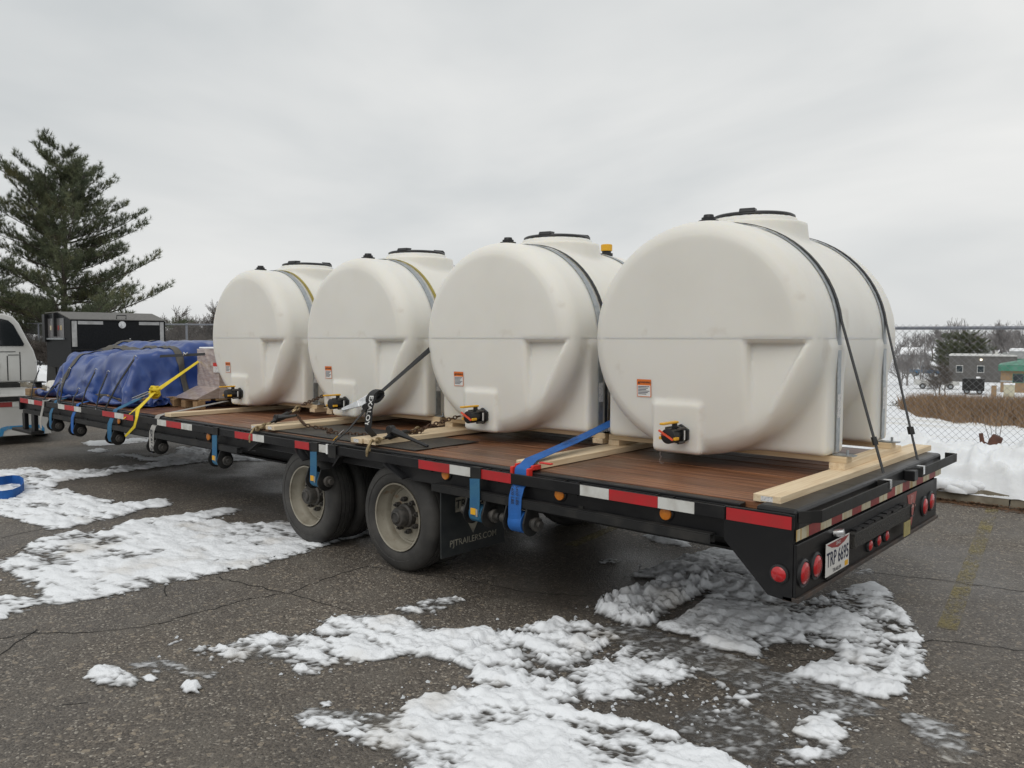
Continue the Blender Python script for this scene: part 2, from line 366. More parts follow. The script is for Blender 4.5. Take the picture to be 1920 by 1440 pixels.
for dx in (0, -2.75, 2.75):
    m = MB().ribbon([(s1[0]+dx, s1[1]-.02, .004), (s2[0]+dx, s2[1], .004)], (1, 0, 0), .105, .001); tag(m.build('parking_stripe', FADE, lot), kind=None)
# cracks in the asphalt
CRK = mat('crack fill', (.012, .011, .010), .9)
cracks = [[(0, 1198), (60, 1186), (150, 1188), (240, 1178), (300, 1171), (345, 1155), (400, 1142), (470, 1122), (540, 1112), (600, 1090)], [(405, 1082), (470, 1098), (540, 1112), (610, 1132), (680, 1150)],
          [(600, 1090), (640, 1075), (690, 1062)], [(1580, 1062), (1660, 1077), (1740, 1085), (1830, 1097), (1920, 1110)], [(1750, 1200), (1800, 1206), (1860, 1212), (1920, 1220)], [(0, 1045), (40, 1030), (90, 1010)],
          [(310, 1100), (312, 1118)], [(1500, 1240), (1560, 1236), (1640, 1230), (1750, 1200)], [(0, 1230), (30, 1205), (70, 1180)], [(120, 1322), (165, 1318)], [(0, 1010), (50, 998), (100, 990)], [(690, 1062), (760, 1075), (860, 1085), (980, 1110), (1100, 1118)]]
cm = MB(); rnd = random.Random(5)
for c in cracks:
    P = [ZP(a, b, 0) for a, b in c]; Q = []
    for a, b in zip(P[:-1], P[1:]):
        k = max(2, int(np.linalg.norm(b-a)/.045))
        for i in range(k):
            q = a+(b-a)*i/k; Q.append((q[0]+rnd.gauss(0, .009), q[1]+rnd.gauss(0, .009), .0025))
    Q.append((*P[-1][:2], .0025))
    cm.ribbon(Q, (.3, 1, 0), [.003+.006*rnd.random() for _ in Q], .0006)
cm.build('crack', CRK, lot, fix=False, kind='stuff')

# ------------------------------------------------------------------ snow on the lot
def snow_mat():
    m = bpy.data.materials.new('trodden wet snow'); m.use_nodes = True; n = m.node_tree.nodes; l = m.node_tree.links.new; b = n['Principled BSDF']
    t = n.new('ShaderNodeTexCoord'); at = n.new('ShaderNodeAttribute'); at.attribute_name = 'cover'
    x = n.new('ShaderNodeTexNoise'); x.inputs['Scale'].default_value = 26; x.inputs['Detail'].default_value = 6; l(t.outputs['Object'], x.inputs['Vector'])
    y = n.new('ShaderNodeTexNoise'); y.inputs['Scale'].default_value = 2.2; y.inputs['Detail'].default_value = 5; l(t.outputs['Object'], y.inputs['Vector'])
    a = n.new('ShaderNodeMath'); a.operation = 'MULTIPLY_ADD'; a.inputs[1].default_value = .35; a.inputs[2].default_value = -.17; l(x.outputs[0], a.inputs[0])
    s = n.new('ShaderNodeMath'); s.operation = 'ADD'; l(at.outputs['Fac'], s.inputs[0]); l(a.outputs[0], s.inputs[1])
    r = n.new('ShaderNodeMapRange'); r.inputs[1].default_value = .06; r.inputs[2].default_value = .55; l(s.outputs[0], r.inputs[0])
    k = n.new('ShaderNodeMix'); k.data_type = 'RGBA'; k.inputs[6].default_value = (.13, .125, .118, 1); k.inputs[7].default_value = (.79, .81, .835, 1); l(r.outputs[0], k.inputs[0])
    r2 = n.new('ShaderNodeMapRange'); r2.inputs[1].default_value = .56; r2.inputs[2].default_value = .76; r2.inputs[4].default_value = .55; l(y.outputs[0], r2.inputs[0])
    k2 = n.new('ShaderNodeMix'); k2.data_type = 'RGBA'; k2.inputs[7].default_value = (.46, .41, .34, 1); l(k.outputs[2], k2.inputs[6]); l(r2.outputs[0], k2.inputs[0]); l(k2.outputs[2], b.inputs['Base Color'])
    r3 = n.new('ShaderNodeMapRange'); r3.inputs[1].default_value = 0; r3.inputs[2].default_value = .4; r3.inputs[3].default_value = .16; r3.inputs[4].default_value = .62; l(s.outputs[0], r3.inputs[0]); l(r3.outputs[0], b.inputs['Roughness'])
    ra = n.new('ShaderNodeMapRange'); ra.inputs[1].default_value = -.10; ra.inputs[2].default_value = .22; ra.inputs[3].default_value = .0; ra.inputs[4].default_value = 1; l(s.outputs[0], ra.inputs[0]); l(ra.outputs[0], b.inputs['Alpha'])
    bp = n.new('ShaderNodeBump'); bp.inputs['Strength'].default_value = .8; bp.inputs['Distance'].default_value = .015; l(x.outputs[0], bp.inputs['Height']); l(bp.outputs[0], b.inputs['Normal'])
    return m
SNOW = snow_mat()
# outlines of the patches as read off the photograph, laid on the ground: (points, depth of snow in m, edge blur in m)
PATCH = [
 ([(-60, 872), (0, 880), (60, 876), (80, 884), (180, 884), (235, 878), (200, 894), (112, 903), (98, 915), (140, 924), (170, 933), (215, 939), (205, 948), (260, 943), (324, 937), (318, 950), (262, 958), (240, 968), (200, 975), (130, 990), (105, 993), (65, 985), (0, 966), (-80, 950)], .05, .05),
 ([(90, 893), (150, 884), (235, 874), (290, 868), (240, 860), (207, 855), (230, 851), (290, 860), (330, 852), (330, 838), (420, 840), (530, 852), (530, 864), (400, 866), (330, 873), (250, 884), (150, 893)], .04, .05),
 ([(0, 1058), (75, 1010), (130, 998), (195, 1000), (220, 984), (290, 972), (350, 966), (380, 956), (445, 954), (440, 962), (385, 976), (480, 985), (530, 975), (560, 985), (620, 1000), (690, 962), (700, 1000), (640, 1012), (605, 1024), (560, 1040), (480, 1062), (390, 1080), (300, 1100), (200, 1120), (110, 1135), (80, 1125), (60, 1100), (10, 1080)], .04, .06),
 ([(-40, 1112), (0, 1118), (40, 1120), (80, 1135), (50, 1142), (0, 1165), (-40, 1170)], .03, .04),
 ([(300, 1208), (320, 1202), (400, 1214), (440, 1200), (515, 1188), (560, 1195), (595, 1180), (610, 1160), (690, 1153), (760, 1163), (840, 1185), (900, 1180), (960, 1185), (1060, 1158), (1075, 1168), (1130, 1175), (1170, 1195), (1150, 1215), (1100, 1245), (1040, 1275), (970, 1292), (900, 1290), (880, 1270), (850, 1250), (800, 1235), (740, 1240), (690, 1240), (640, 1245), (590, 1272), (540, 1262), (500, 1245), (470, 1240), (420, 1250), (370, 1230)], .045, .05),
 ([(750, 1325), (800, 1305), (880, 1285), (980, 1290), (1060, 1268), (1130, 1230), (1170, 1240), (1090, 1300), (1080, 1330), (1150, 1350), (1240, 1365), (1320, 1398), (1400, 1450), (1420, 1560), (820, 1560), (760, 1440), (720, 1412), (650, 1388), (590, 1366), (560, 1345), (640, 1347), (700, 1365)], .04, .05),
 ([(735, 1145), (790, 1125), (850, 1120), (880, 1125), (820, 1150), (760, 1157)], .05, .04),
 ([(1112, 1140), (1150, 1126), (1190, 1118), (1240, 1098), (1300, 1072), (1330, 1088), (1322, 1110), (1262, 1145), (1212, 1180), (1160, 1170), (1120, 1155)], .10, .04),
 ([(1175, 1083), (1240, 1058), (1300, 1038), (1330, 1028), (1372, 1016), (1400, 1056), (1440, 1108), (1500, 1128), (1540, 1122), (1640, 1085), (1690, 1140), (1728, 1200), (1740, 1262), (1700, 1300), (1650, 1316), (1560, 1290), (1480, 1268), (1555, 1232), (1570, 1224), (1520, 1210), (1450, 1210), (1420, 1240), (1380, 1225), (1330, 1215), (1300, 1195), (1225, 1180), (1290, 1150), (1335, 1112), (1290, 1090)], .035, .03),
 ([(1080, 1250), (1180, 1200), (1240, 1225), (1320, 1258), (1290, 1290), (1240, 1300), (1230, 1325), (1180, 1310), (1130, 1312), (1060, 1312)], .03, .06),
 ([(1300, 1345), (1340, 1308), (1400, 1288), (1440, 1308), (1410, 1332), (1330, 1352)], .03, .05), ([(1330, 1275), (1352, 1270), (1362, 1290), (1345, 1298)], .05, .02),
 ([(1460, 1400), (1500, 1340), (1560, 1326), (1600, 1380), (1570, 1424), (1490, 1450), (1430, 1460)], .02, .08),
 ([(160, 1268), (180, 1254), (215, 1248), (265, 1275), (262, 1290), (190, 1287)], .06, .025), ([(268, 1270), (290, 1266), (297, 1276), (275, 1281)], .03, .015), ([(338, 1286), (352, 1278), (380, 1294), (362, 1304), (345, 1298)], .04, .015),
 ([(598, 1318), (620, 1312), (625, 1320), (604, 1330)], .03, .015), ([(1752, 1342), (1785, 1350), (1780, 1362), (1755, 1356)], .015, .03), ([(1600, 1070), (1630, 1066), (1645, 1074), (1600, 1082)], .03, .02),
 ([(1120, 1050), (1150, 1048), (1160, 1056), (1130, 1060)], .03, .02), ([(160, 846), (190, 841), (212, 846), (180, 850)], .02, .03), ([(1205, 1005), (1250, 1000), (1300, 1012), (1290, 1028), (1230, 1018)], .04, .03),
 ([(150, 830), (330, 815), (330, 825), (170, 838)], .02, .05), ([(640, 1000), (680, 990), (688, 1004), (650, 1012)], .03, .03)]
SLUSH = [[(1120, 1168), (1200, 1180), (1300, 1205), (1420, 1250), (1560, 1285), (1660, 1325), (1600, 1352), (1450, 1318), (1330, 1270), (1230, 1232), (1150, 1200)], [(560, 1338), (640, 1330), (770, 1350), (800, 1372), (720, 1385), (620, 1368)], [(236, 1238), (290, 1232), (400, 1258), (450, 1275), (390, 1276), (290, 1256)],
         [(1690, 1325), (1790, 1362), (1840, 1425), (1800, 1450), (1730, 1395)], [(1280, 1330), (1420, 1325), (1480, 1380), (1420, 1440), (1320, 1395), (1240, 1362)], [(280, 985), (400, 975), (470, 990), (420, 1025), (330, 1020)]]
def inside(px, py, poly):
    r = np.zeros(px.shape, bool); n = len(poly)
    for i in range(n):
        x0, y0 = poly[i]; x1, y1 = poly[i-1]
        c = ((y0 > py) != (y1 > py)) & (px < (x1-x0)*(py-y0)/((y1-y0) if abs(y1-y0) > 1e-9 else 1e-9)+x0); r ^= c
    return r
def blur(a, s):
    k = int(max(1, round(s*2.2))); w = np.exp(-.5*(np.arange(-k, k+1)/max(s, .5))**2); w /= w.sum()
    for ax in (0, 1):
        b = np.pad(a, [(k, k) if i == ax else (0, 0) for i in (0, 1)]); o = np.zeros_like(a)
        for i, q in enumerate(w): o += q*(b[i:i+a.shape[0]] if ax == 0 else b[:, i:i+a.shape[1]])
        a = o
    return a
SLW = [[tuple(ZP(a, b, 0)[:2]) for a, b in pl] for pl in SLUSH]
POLYW = [([tuple(ZP(a, b, 0)[:2]) for a, b in pl], T, bl) for pl, T, bl in PATCH]
TRK = [ZP(1130, 1010, 0)[:2], ZP(1640, 1150, 0)[:2]]
def snow_mesh(x0, x1, y0, y1, h):
    pd = int(.45/h); X, Y = np.meshgrid(x0+h*np.arange(-pd, round((x1-x0)/h)+pd+1), y0+h*np.arange(-pd, round((y1-y0)/h)+pd+1), indexing='ij')
    M = np.zeros(X.shape); T = np.zeros(X.shape)
    for pl, t, bl in POLYW:
        a = np.array(pl)
        if a[:, 0].max() < x0-.6 or a[:, 0].min() > x1+.6 or a[:, 1].max() < y0-.6 or a[:, 1].min() > y1+.6: continue
        m = blur(inside(X, Y, pl).astype(float), bl/h); M = np.maximum(M, m); T = np.maximum(T, t*np.clip(m*1.6, 0, 1))
    u0 = X*.985+Y*.17; v0 = -X*.17+Y*.985                     # along and across the way the tyres ran
    n1_ = fbm(X, Y, 2.6, 5, 1, .62)-.5; n2_ = fbm(u0*.55, v0*1.5, 9, 4, 7, .62)-.5; n3_ = fbm(X, Y, 30, 3, 3, .65)-.5
    lump = 1-np.abs(2*fbm(X, Y, 7, 3, 21)-1); grain = fbm(X, Y, 55, 2, 44)-.5
    s = M*1.08-.50+.85*n1_+.80*n2_+.55*n3_+.25*grain
    holes = fbm(u0*.6, v0, 5.5, 3, 71); s = s-.55*np.clip((holes-.55)/.12, 0, 1)*np.clip(1.2-M*.35, 0, 1)*(1-np.clip((T-.05)/.03, 0, 1))
    crumb = M*1.0-.80+.5*n1_+1.7*n3_+.9*grain; s = np.maximum(s, np.minimum(crumb, .22)); s = np.where(M < .02, -1, s)
    M2 = np.zeros(X.shape)
    for pl in SLW:
        a = np.array(pl)
        if a[:, 0].max() < x0-.6 or a[:, 0].min() > x1+.6 or a[:, 1].max() < y0-.6 or a[:, 1].min() > y1+.6: continue
        M2 = np.maximum(M2, blur(inside(X, Y, pl).astype(float), .07/h))
    sl = np.minimum(M2-.42+.6*n1_+.7*n2_+.3*n3_, .070+.12*np.clip(n3_*1.2+n2_+1.4*grain, -.3, 1)); s = np.maximum(s, np.where(M2 < .02, -1, sl))
    # tyre tread ridges in the packed snow behind the wheels
    ca, sa = math.cos(.12), math.sin(.12); u = X*ca+Y*sa; v = -X*sa+Y*ca
    wob = .16*(fbm(X, Y, 2.2, 3, 5)-.5)+.07*(fbm(X, Y, 9, 2, 6)-.5)
    def sst(q, a, b): t = np.clip((q-a)/(b-a), 0, 1); return t*t*(3-2*t)
    zone = sst(Y, -.9, -.6)*(1-sst(Y, 1.3, 1.7))*sst(X, -1.9, -1.6)*(1-sst(X, .25, .6))
    hgt_boost = zone
    zone = np.maximum(zone, .8*sst(Y, -2.0, -1.8)*(1-sst(Y, -1.1, -.9))*sst(X, -1.3, -1.0)*(1-sst(X, .0, .3)))
    zone = np.maximum(zone, .55*sst(Y, -.9, -.6)*(1-sst(Y, .3, .5))*(1-sst(X, -4.6, -4.3)))
    tread = sst(np.sin((u+wob)*2*math.pi/.125)+.6*n3_, -.5, .8)
    lug = zone*sst(np.sin((v+wob*1.6)*2*math.pi/.62)+1.6*n1_+1.0*n2_, -.7, .9)*np.clip(.55+1.6*n2_+1.2*n1_, 0, 1)
    fine = sst(Y, .25, .45)*(1-sst(Y, 1.9, 2.1))*sst(X, -.6, -.3)*(1-sst(X, .75, .9))*sst(np.sin((v)*2*math.pi/.55+1.2), .1, .5)
    ct = np.clip(s*1.7, 0, 1); prof = ct**1.05
    hgt = T*.72*prof*(.30+.62*lump+1.0*n2_+.22*n3_)
    hgt += (.016*n2_+.010*n3_+.004*grain)*prof
    hgt = (hgt+.016*hgt_boost*prof)*(1-.85*lug*tread)
    hgt += -.012*fine*prof*(np.sin(v*2*math.pi/.045)*.5+.5)
    cov = np.clip(s*2.4, -.3, 1)-.60*lug*tread*np.clip(s*3, 0, 1)-.22*fine*(np.sin(v*2*math.pi/.045)*.5+.5)-.25*np.clip(-hgt/.01, 0, 1)
    cov = cov*np.clip(.74+1.5*n2_+1.1*n1_+.9*n3_+.5*grain, .18, 1)
    keep = s > -.16
    Z = np.where(keep, np.maximum(hgt, .0)+.0035, -.004)
    # nothing may poke into the tyres
    idx = -np.ones(X.shape, int); fk = keep[:-1, :-1] | keep[1:, :-1] | keep[:-1, 1:] | keep[1:, 1:]; fk[:pd] = False; fk[fk.shape[0]-pd:] = False; fk[:, :pd] = False; fk[:, fk.shape[1]-pd:] = False
    use = np.zeros(X.shape, bool); use[:-1, :-1] |= fk; use[1:, :-1] |= fk; use[:-1, 1:] |= fk; use[1:, 1:] |= fk
    idx[use] = np.arange(use.sum()); i, j = np.nonzero(fk)
    Fq = np.stack([idx[i, j], idx[i+1, j], idx[i+1, j+1], idx[i, j+1]], 1)
    me = npmesh('snow', np.stack([X[use], Y[use], Z[use]], 1), Fq)
    at = me.attributes.new('cover', 'FLOAT', 'POINT'); at.data.foreach_set('value', cov[use].astype(np.float32)); return me
for i, (a, b, c, d, h) in enumerate([(-3.9, 1.75, -2.75, 1.9, .0125), (-13.5, -3.9, -2.75, 1.9, .025), (-3.9, 1.75, -3.1, -2.75, .02), (-14, 1.75, 1.9, 3.4, .03)]):
    tag(obj('snow', snow_mesh(a, b, c, d, h), SNOW, smooth=180), 'wet trampled snow patches left on the asphalt', 'snow', kind='stuff')
# loose ice crumbs round the patches
rnd = random.Random(8); ib = MB(); rock = [(1, 0, 0), (0, 1, 0), (-1, 0, 0), (0, -1, 0), (0, 0, 1)]
for k in range(420):
    pl, t, bl = POLYW[rnd.choice([4, 4, 5, 5, 5, 7, 8, 9, 10, 12, 2])]
    a, b = rnd.choice(list(zip(pl, pl[1:]+pl[:1]))); q = rnd.random(); r = .004+.012*rnd.random()**2.5
    cx = a[0]+(b[0]-a[0])*q+rnd.gauss(0, .07); cy = a[1]+(b[1]-a[1])*q+rnd.gauss(0, .07)
    ib.add([(cx+p[0]*r*(.6+.8*rnd.random()), cy+p[1]*r*(.6+.8*rnd.random()), .002+p[2]*r*.8) for p in rock], [(0, 1, 4), (1, 2, 4), (2, 3, 4), (3, 0, 4)])
ICE = mat('ice crumbs', (.72, .75, .78), .35, trans=.25)
tag(ib.build('ice_crumbs', ICE, smooth=180, fix=False), 'small crumbs of ice scattered round the snow patches', 'ice', kind='stuff')
# plough bank of snow between the curb and the fence
def bank(xa, xb, h):
    X, Y = np.meshgrid(np.arange(xa, xb+h*.5, h), np.concatenate([np.arange(CURB+.012, CURB+1.1, min(h, .03)), np.arange(CURB+1.1, CURB+2.75, .06)]), indexing='ij')
    d = Y-CURB; edge = .16*(fbm(X, Y*0, 1.3, 4, 31)-.5)+.10*(fbm(X, Y, 6, 3, 33)-.5)
    n = fbm(X, Y, 2.6, 4, 35)-.5; n2 = 1-np.abs(2*fbm(X, Y, 5.0, 3, 39)-1); n3 = fbm(X, Y, 16, 3, 43)-.5
    t = np.clip((d-.03-edge*1.2)/.34, 0, 1); body = np.clip(t*(2-t), 0, 1)**.55*np.sqrt(np.clip((d-.012+.02*(fbm(X, Y, 9, 2, 47)-.5))/.09, 0, 1))
    Z = .09+body*(.15+.15*np.exp(-((d-.6)/.5)**2)+.24*n+.20*n2*np.exp(-((d-.5)/.6)**2)+.075*n3)
    Z = np.where(d > .15, np.maximum(Z, .156+.03*n2), Z); Yo = Y
    Z += .0135*np.clip(-X-2, 0, 40)*np.clip((d-.3)/1.5, 0, 1)
    fade = np.clip((d-1.9)/.8, 0, 1); Z = Z*(1-fade)+fade*(terr(d)-.03+.0135*np.clip(-X-2, 0, 40))
    idx = np.arange(X.size).reshape(X.shape)
    return npmesh('snow_bank', np.stack([X.ravel(), Yo.ravel(), Z.ravel()], 1), np.stack([idx[:-1, :-1], idx[1:, :-1], idx[1:, 1:], idx[:-1, 1:]], -1).reshape(-1, 4))
SNOWB = mat('bank snow', (.80, .82, .84), .7, c2=(.70, .71, .72), ns=4, nr=(.45, .8), sss=.1, bump=.6, bs=18)
for a_, b_, h_ in ((-3., 4.5, .022), (-36., -3., .09)): tag(obj('snow_bank', bank(a_, b_, h_), SNOWB, smooth=180), 'bank of lumpy snow pushed up along the curb', 'snow', kind='stuff')
# leaf litter in the gutter
rg_b = np.random.default_rng(19); cl = MB()
ring = [(math.cos(a)*math.sin(b), math.sin(a)*math.sin(b), math.cos(b)) for b in np.linspace(.0, 2.0, 6) for a in np.linspace(0, 2*math.pi, 11)[:-1]]
for k in range(330):
    xx = rg_b.uniform(-3.2, 3.2) if k < 150 else rg_b.uniform(-30, -3); g_ = fbm(np.array([xx]), np.array([0.]), 1.1, 3, 31)[0]
    if g_ < .40: continue
    r = rg_b.uniform(.035, .095); c = (xx, CURB+.055-rg_b.uniform(0, .055)*(g_ > .5)+r*.25, .150+rg_b.uniform(-.02, .03)); q = []
    for v in ring: w = 1+.45*(fbm(np.array([v[0]*2+k]), np.array([v[1]*2+v[2]*1.7]), 1.0, 2, 5)[0]-.5)*2; q.append((c[0]+v[0]*r*1.35*w, c[1]+v[1]*r*w, c[2]+v[2]*r*.8*w))
    cl.add(q, [(i*10+j, i*10+(j+1) % 10, (i+1)*10+(j+1) % 10, (i+1)*10+j) for i in range(5) for j in range(10)])
tag(cl.build('snow_clods', SNOWB, smooth=180), 'rounded clods of snow hanging over the curb edge', 'snow', kind='stuff')
lm = MB(); rnd = random.Random(13); LEAF = mat('wet leaf litter', (.085, .042, .022), .7, c2=(.19, .10, .045), ns=40)
for k in range(9000):
    xx = (-2.5+6*rnd.random()) if k % 3 else (-12+14*rnd.random()); yy = CURB-.005-abs(rnd.gauss(0, .085)); r = .012+.022*rnd.random(); a = rnd.random()*6.3; z = .003+rnd.random()*.02*(yy > CURB-.04)
    lm.add([(xx+r*math.cos(a), yy+r*math.sin(a)*.7, z), (xx-r*math.sin(a)*.6, yy+r*math.cos(a)*.5, z+.006*rnd.random()), (xx-r*math.cos(a), yy-r*math.sin(a)*.6, z+.004)], [(0, 1, 2)])
tag(lm.build('leaf_litter', LEAF, fix=False), 'brown leaf litter along the foot of the curb', 'leaves', kind='stuff')

# ------------------------------------------------------------------ chain link fence
FY = 7.0
def ftop(x): return 1.80+.0135*max(-x-1, 0)
fence = empty('chain_link_fence', (0, FY, 0), 'galvanised chain link fence with knuckled wire ends beyond the curb', 'fence')
m = MB(); m.tube([(x, FY, ftop(x)) for x in np.linspace(-41, 8, 26)], .021, 10); m.build('top_rail', GALVD, fence, smooth=60)
for i in range(-13, 10):
    xx = -20.5+3.05*i
    if not -42 < xx < 8.5: continue
    t = ftop(xx); m = MB().tube([(xx, FY+.03, -.2), (xx, FY+.03, t-.01)], .03, 10).lathe([(.034, 0), (.034, .03), (.02, .055)], (xx, FY+.03, t-.02), (0, 0, 1), 10)
    m.build('post', GALVD, fence, smooth=50)
def wire_mesh():
    p = .078; V = []; Fq = []; r = .0019; n = int(47/(p/2)); base = 0
    xs = -40+np.arange(n)*p/2
    ns_ = 42; A = []; B = []
    for i, x0 in enumerate(xs):
        t = ftop(x0); k = np.arange(ns_+1); z = t+.045-k*p/2*.985
        par = (k+i) % 2; xx = x0+par*p/2*1.0; yy = FY-.02+np.where((k % 2) == 0, .0015, -.0015)
        P = np.stack([xx, yy, z], 1); A.append(P[:-1]); B.append(P[1:])
    A = np.concatenate(A); B = np.concatenate(B); d = B-A; d /= np.linalg.norm(d, axis=1)[:, None]
    s = np.cross(d, [0, 1., 0]); s /= np.linalg.norm(s, axis=1)[:, None]; u = np.cross(s, d)
    R_ = []
    for q in (0, 2.094, 4.189): R_.append((s*math.cos(q)+u*math.sin(q))*r)
    V = np.stack([A+R_[0], A+R_[1], A+R_[2], B+R_[0], B+R_[1], B+R_[2]], 1).reshape(-1, 3); k = np.arange(len(A))[:, None]*6
    Fq = np.concatenate([k+np.array([[0, 1, 4, 3]]), k+np.array([[1, 2, 5, 4]]), k+np.array([[2, 0, 3, 5]])])
    return npmesh('wire_mesh', V-np.array([0, FY, 0]), Fq)
obj('wire_mesh', wire_mesh(), WIRE, fence, kind='stuff')

# ------------------------------------------------------------------ trees
BARK = mat('pine bark', (.055, .045, .037), .9, c2=(.10, .08, .065), ns=14, bump=.5, bs=20)
NEED = mat('pine needles', (.125, .140, .070), .7, c2=(.070, .088, .048), ns=1.6, nr=(.38, .62), c3=(.16, .15, .065), c3s=.9, c3r=(.55, .7))
TWIGF = mat('far hazy twigs', (.25, .235, .23), .95, c2=(.20, .185, .18), ns=3)  # paler copy of the bare twig colour, distance haze painted in
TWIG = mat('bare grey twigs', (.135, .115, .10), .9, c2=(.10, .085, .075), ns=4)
def basis(d):
    d = d/np.linalg.norm(d); a = np.cross(d, [0, 0, 1.]) if abs(d[2]) < .95 else np.cross(d, [1., 0, 0]); a /= np.linalg.norm(a); return d, a, np.cross(a, d)
def pine(name, pos, H, W, label, seed, whorls=19, base=.07, nneed=20, group=None):
    rg = np.random.default_rng(seed); root = empty(name, pos, label, 'tree', group); P0 = np.array(pos)
    tr = MB(); tr.tube([P0+np.array([.06*math.sin(i*1.3), .05*math.cos(i), H*i/10*.985]) for i in range(11)], [max(.2*(1-i/10.5)*H/10, .012) for i in range(11)], 8)
    br = MB(); N = []   # needle brushes: position, direction, length
    for w in range(whorls):
        f = base+(1-base)*(w+.3*rg.random())/whorls; z = H*f; nb = 6 if f < .85 else 4; a0 = rg.random()*6.3
        for b in range(nb):
            a = a0+b*6.283/nb+rg.normal(0, .25); Lb = W*(1.0-f)**.66*(.55+.60*rg.random())*(1.0 if f > .16 else .85)+.30; z = z+rg.normal(0, .22)*H/9
            tilt = .05+.70*f+rg.normal(0, .16); pts = []; seg = 7
            for i in range(seg+1):
                t = i/seg; rr = Lb*t; pts.append(P0+np.array([math.cos(a)*rr, math.sin(a)*rr, z+rr*math.tan(min(tilt, .9))*.6-.10*rr*(1-t)+.20*Lb*t*t*.7]))
            br.tube(pts, [max(.035*Lb/3*(1-.85*i/seg), .006) for i in range(seg+1)], 4, cap=False)
            for i in range(int(5+Lb*9)):
                t = .14+.86*(i+rg.random())/(5+Lb*9); k = min(int(t*seg), seg-1); q = pts[k]+(pts[k+1]-pts[k])*(t*seg-k); d = pts[k+1]-pts[k]; d /= np.linalg.norm(d)
                sgn = 1 if i % 2 else -1; sidev = np.array([-math.sin(a), math.cos(a), 0])*sgn
                dd = d*(.55+.5*rg.random())+sidev*(.75+.3*rg.random())+np.array([0, 0, .35+.75*rg.random()]); dd /= np.linalg.norm(dd); Lt = (.26+.50*rg.random())*(1-t*.45)*min(1.25, .45+Lb/3)
                e = q+dd*Lt; br.tube([q, e], [.008, .004], 3, cap=False)
                for j in range(3):
                    N.append((q+dd*Lt*(.42+.29*j)+rg.normal(0, .03, 3), dd+np.array([0, 0, .45])+rg.normal(0, .25, 3), .15+.07*rg.random()))
            N.append((pts[-1], pts[-1]-pts[-2]+np.array([0, 0, .1]), .2)); N.append((pts[-2], pts[-1]-pts[-2], .17))
    for i in range(5): N.append((P0+np.array([rg.normal(0, .07), rg.normal(0, .07), H-.5*i/5]), np.array([rg.normal(0, .3), rg.normal(0, .3), 1.]), .2))
    C = np.array([n[0] for n in N]); D = np.array([n[1] for n in N]); D /= np.linalg.norm(D, axis=1)[:, None]; Ln = np.array([n[2] for n in N])
    C = C+rg.normal(0, .03, C.shape); C = np.repeat(C, nneed, 0); D = np.repeat(D, nneed, 0); Ln = np.repeat(Ln, nneed); q = rg.normal(0, .55, C.shape); dd = D+q; dd /= np.linalg.norm(dd, axis=1)[:, None]
    st = C+D*(rg.random(len(C))[:, None]-.5)*.10; sd_ = np.cross(dd, rg.normal(0, 1, C.shape)); sd_ /= np.linalg.norm(sd_, axis=1)[:, None]
    V = np.stack([st-sd_*.0065, st+sd_*.0065, st+dd*Ln[:, None]], 1).reshape(-1, 3); Fq = np.arange(len(V)).reshape(-1, 3)
    me = npmesh('needles', V-P0, Fq); tr.build('trunk', BARK, root, smooth=180); br.build('branches', BARK, root, smooth=180, fix=False); obj('crown', me, NEED, root); return root
pp = far(128, 33, .55)
pine('pine_tree', tuple(pp), 8.45, 4.5, 'tall dark green pine with upturned brushy branch tips behind the toolbox', 4, whorls=24, nneed=24)
p2 = far(-95, 36, .6)
pine('pine_tree', tuple(p2), 7.2, 4.4, 'lower pine whose branches reach in beside the tall pine', 9, whorls=14)

def bare_mesh(seed, H=1., spread=.55, depth=5, fine=1., r0=.018, tw=None):
    rg = np.random.default_rng(seed); tm = MB(); cm_ = MB()
    def grow(p, d, L, r, lev):
        n = 3; pts = [p]; dd = d.copy()
        for i in range(n):
            dd = dd+rg.normal(0, .10, 3)+np.array([0, 0, .05]); dd /= np.linalg.norm(dd); pts.append(pts[-1]+dd*L/n)
        (tm if lev < 2 else cm_).tube(pts, [max(r*(1-.45*i/n), .0018*fine) for i in range(n+1)], 5 if lev < 2 else 3, cap=False)
        if lev >= depth: return
        k = 4 if lev == 0 else 3
        for i in range(k+(rg.random() < .4)):
            t = .35+.65*(i+rg.random())/(k+.5); j = min(int(t*n), n-1); q = pts[j]+(pts[j+1]-pts[j])*min(t*n-j, 1)
            _, a, b = basis(dd); an = rg.random()*6.3; s_ = spread*(.6+.7*rg.random())
            nd_ = dd*math.cos(s_)+(a*math.cos(an)+b*math.sin(an))*math.sin(s_); grow(q, nd_, L*(.52+.28*rg.random()), r*.52, lev+1)
        grow(pts[-1], dd, L*.7, r*.55, lev+1)
    grow(np.array([0, 0, 0.]), np.array([0, 0, 1.]), .36*H, r0*H, 0)
    def mk(mb, nm):
        me = bpy.data.meshes.new(nm); me.from_pydata(mb.v, [], mb.f); me.materials.append(tw or TWIG); me.polygons.foreach_set('use_smooth', [True]*len(me.polygons)); return me
    return mk(tm, 'trunk'), mk(cm_, 'crown')
BT = [bare_mesh(21, spread=.42), bare_mesh(22, spread=.55), bare_mesh(23, spread=.5), bare_mesh(24, spread=.7)]
BF = [bare_mesh(31+i_, spread=.36+.05*i_, fine=1.3, r0=.02, depth=4, tw=TWIGF) for i_ in range(4)]
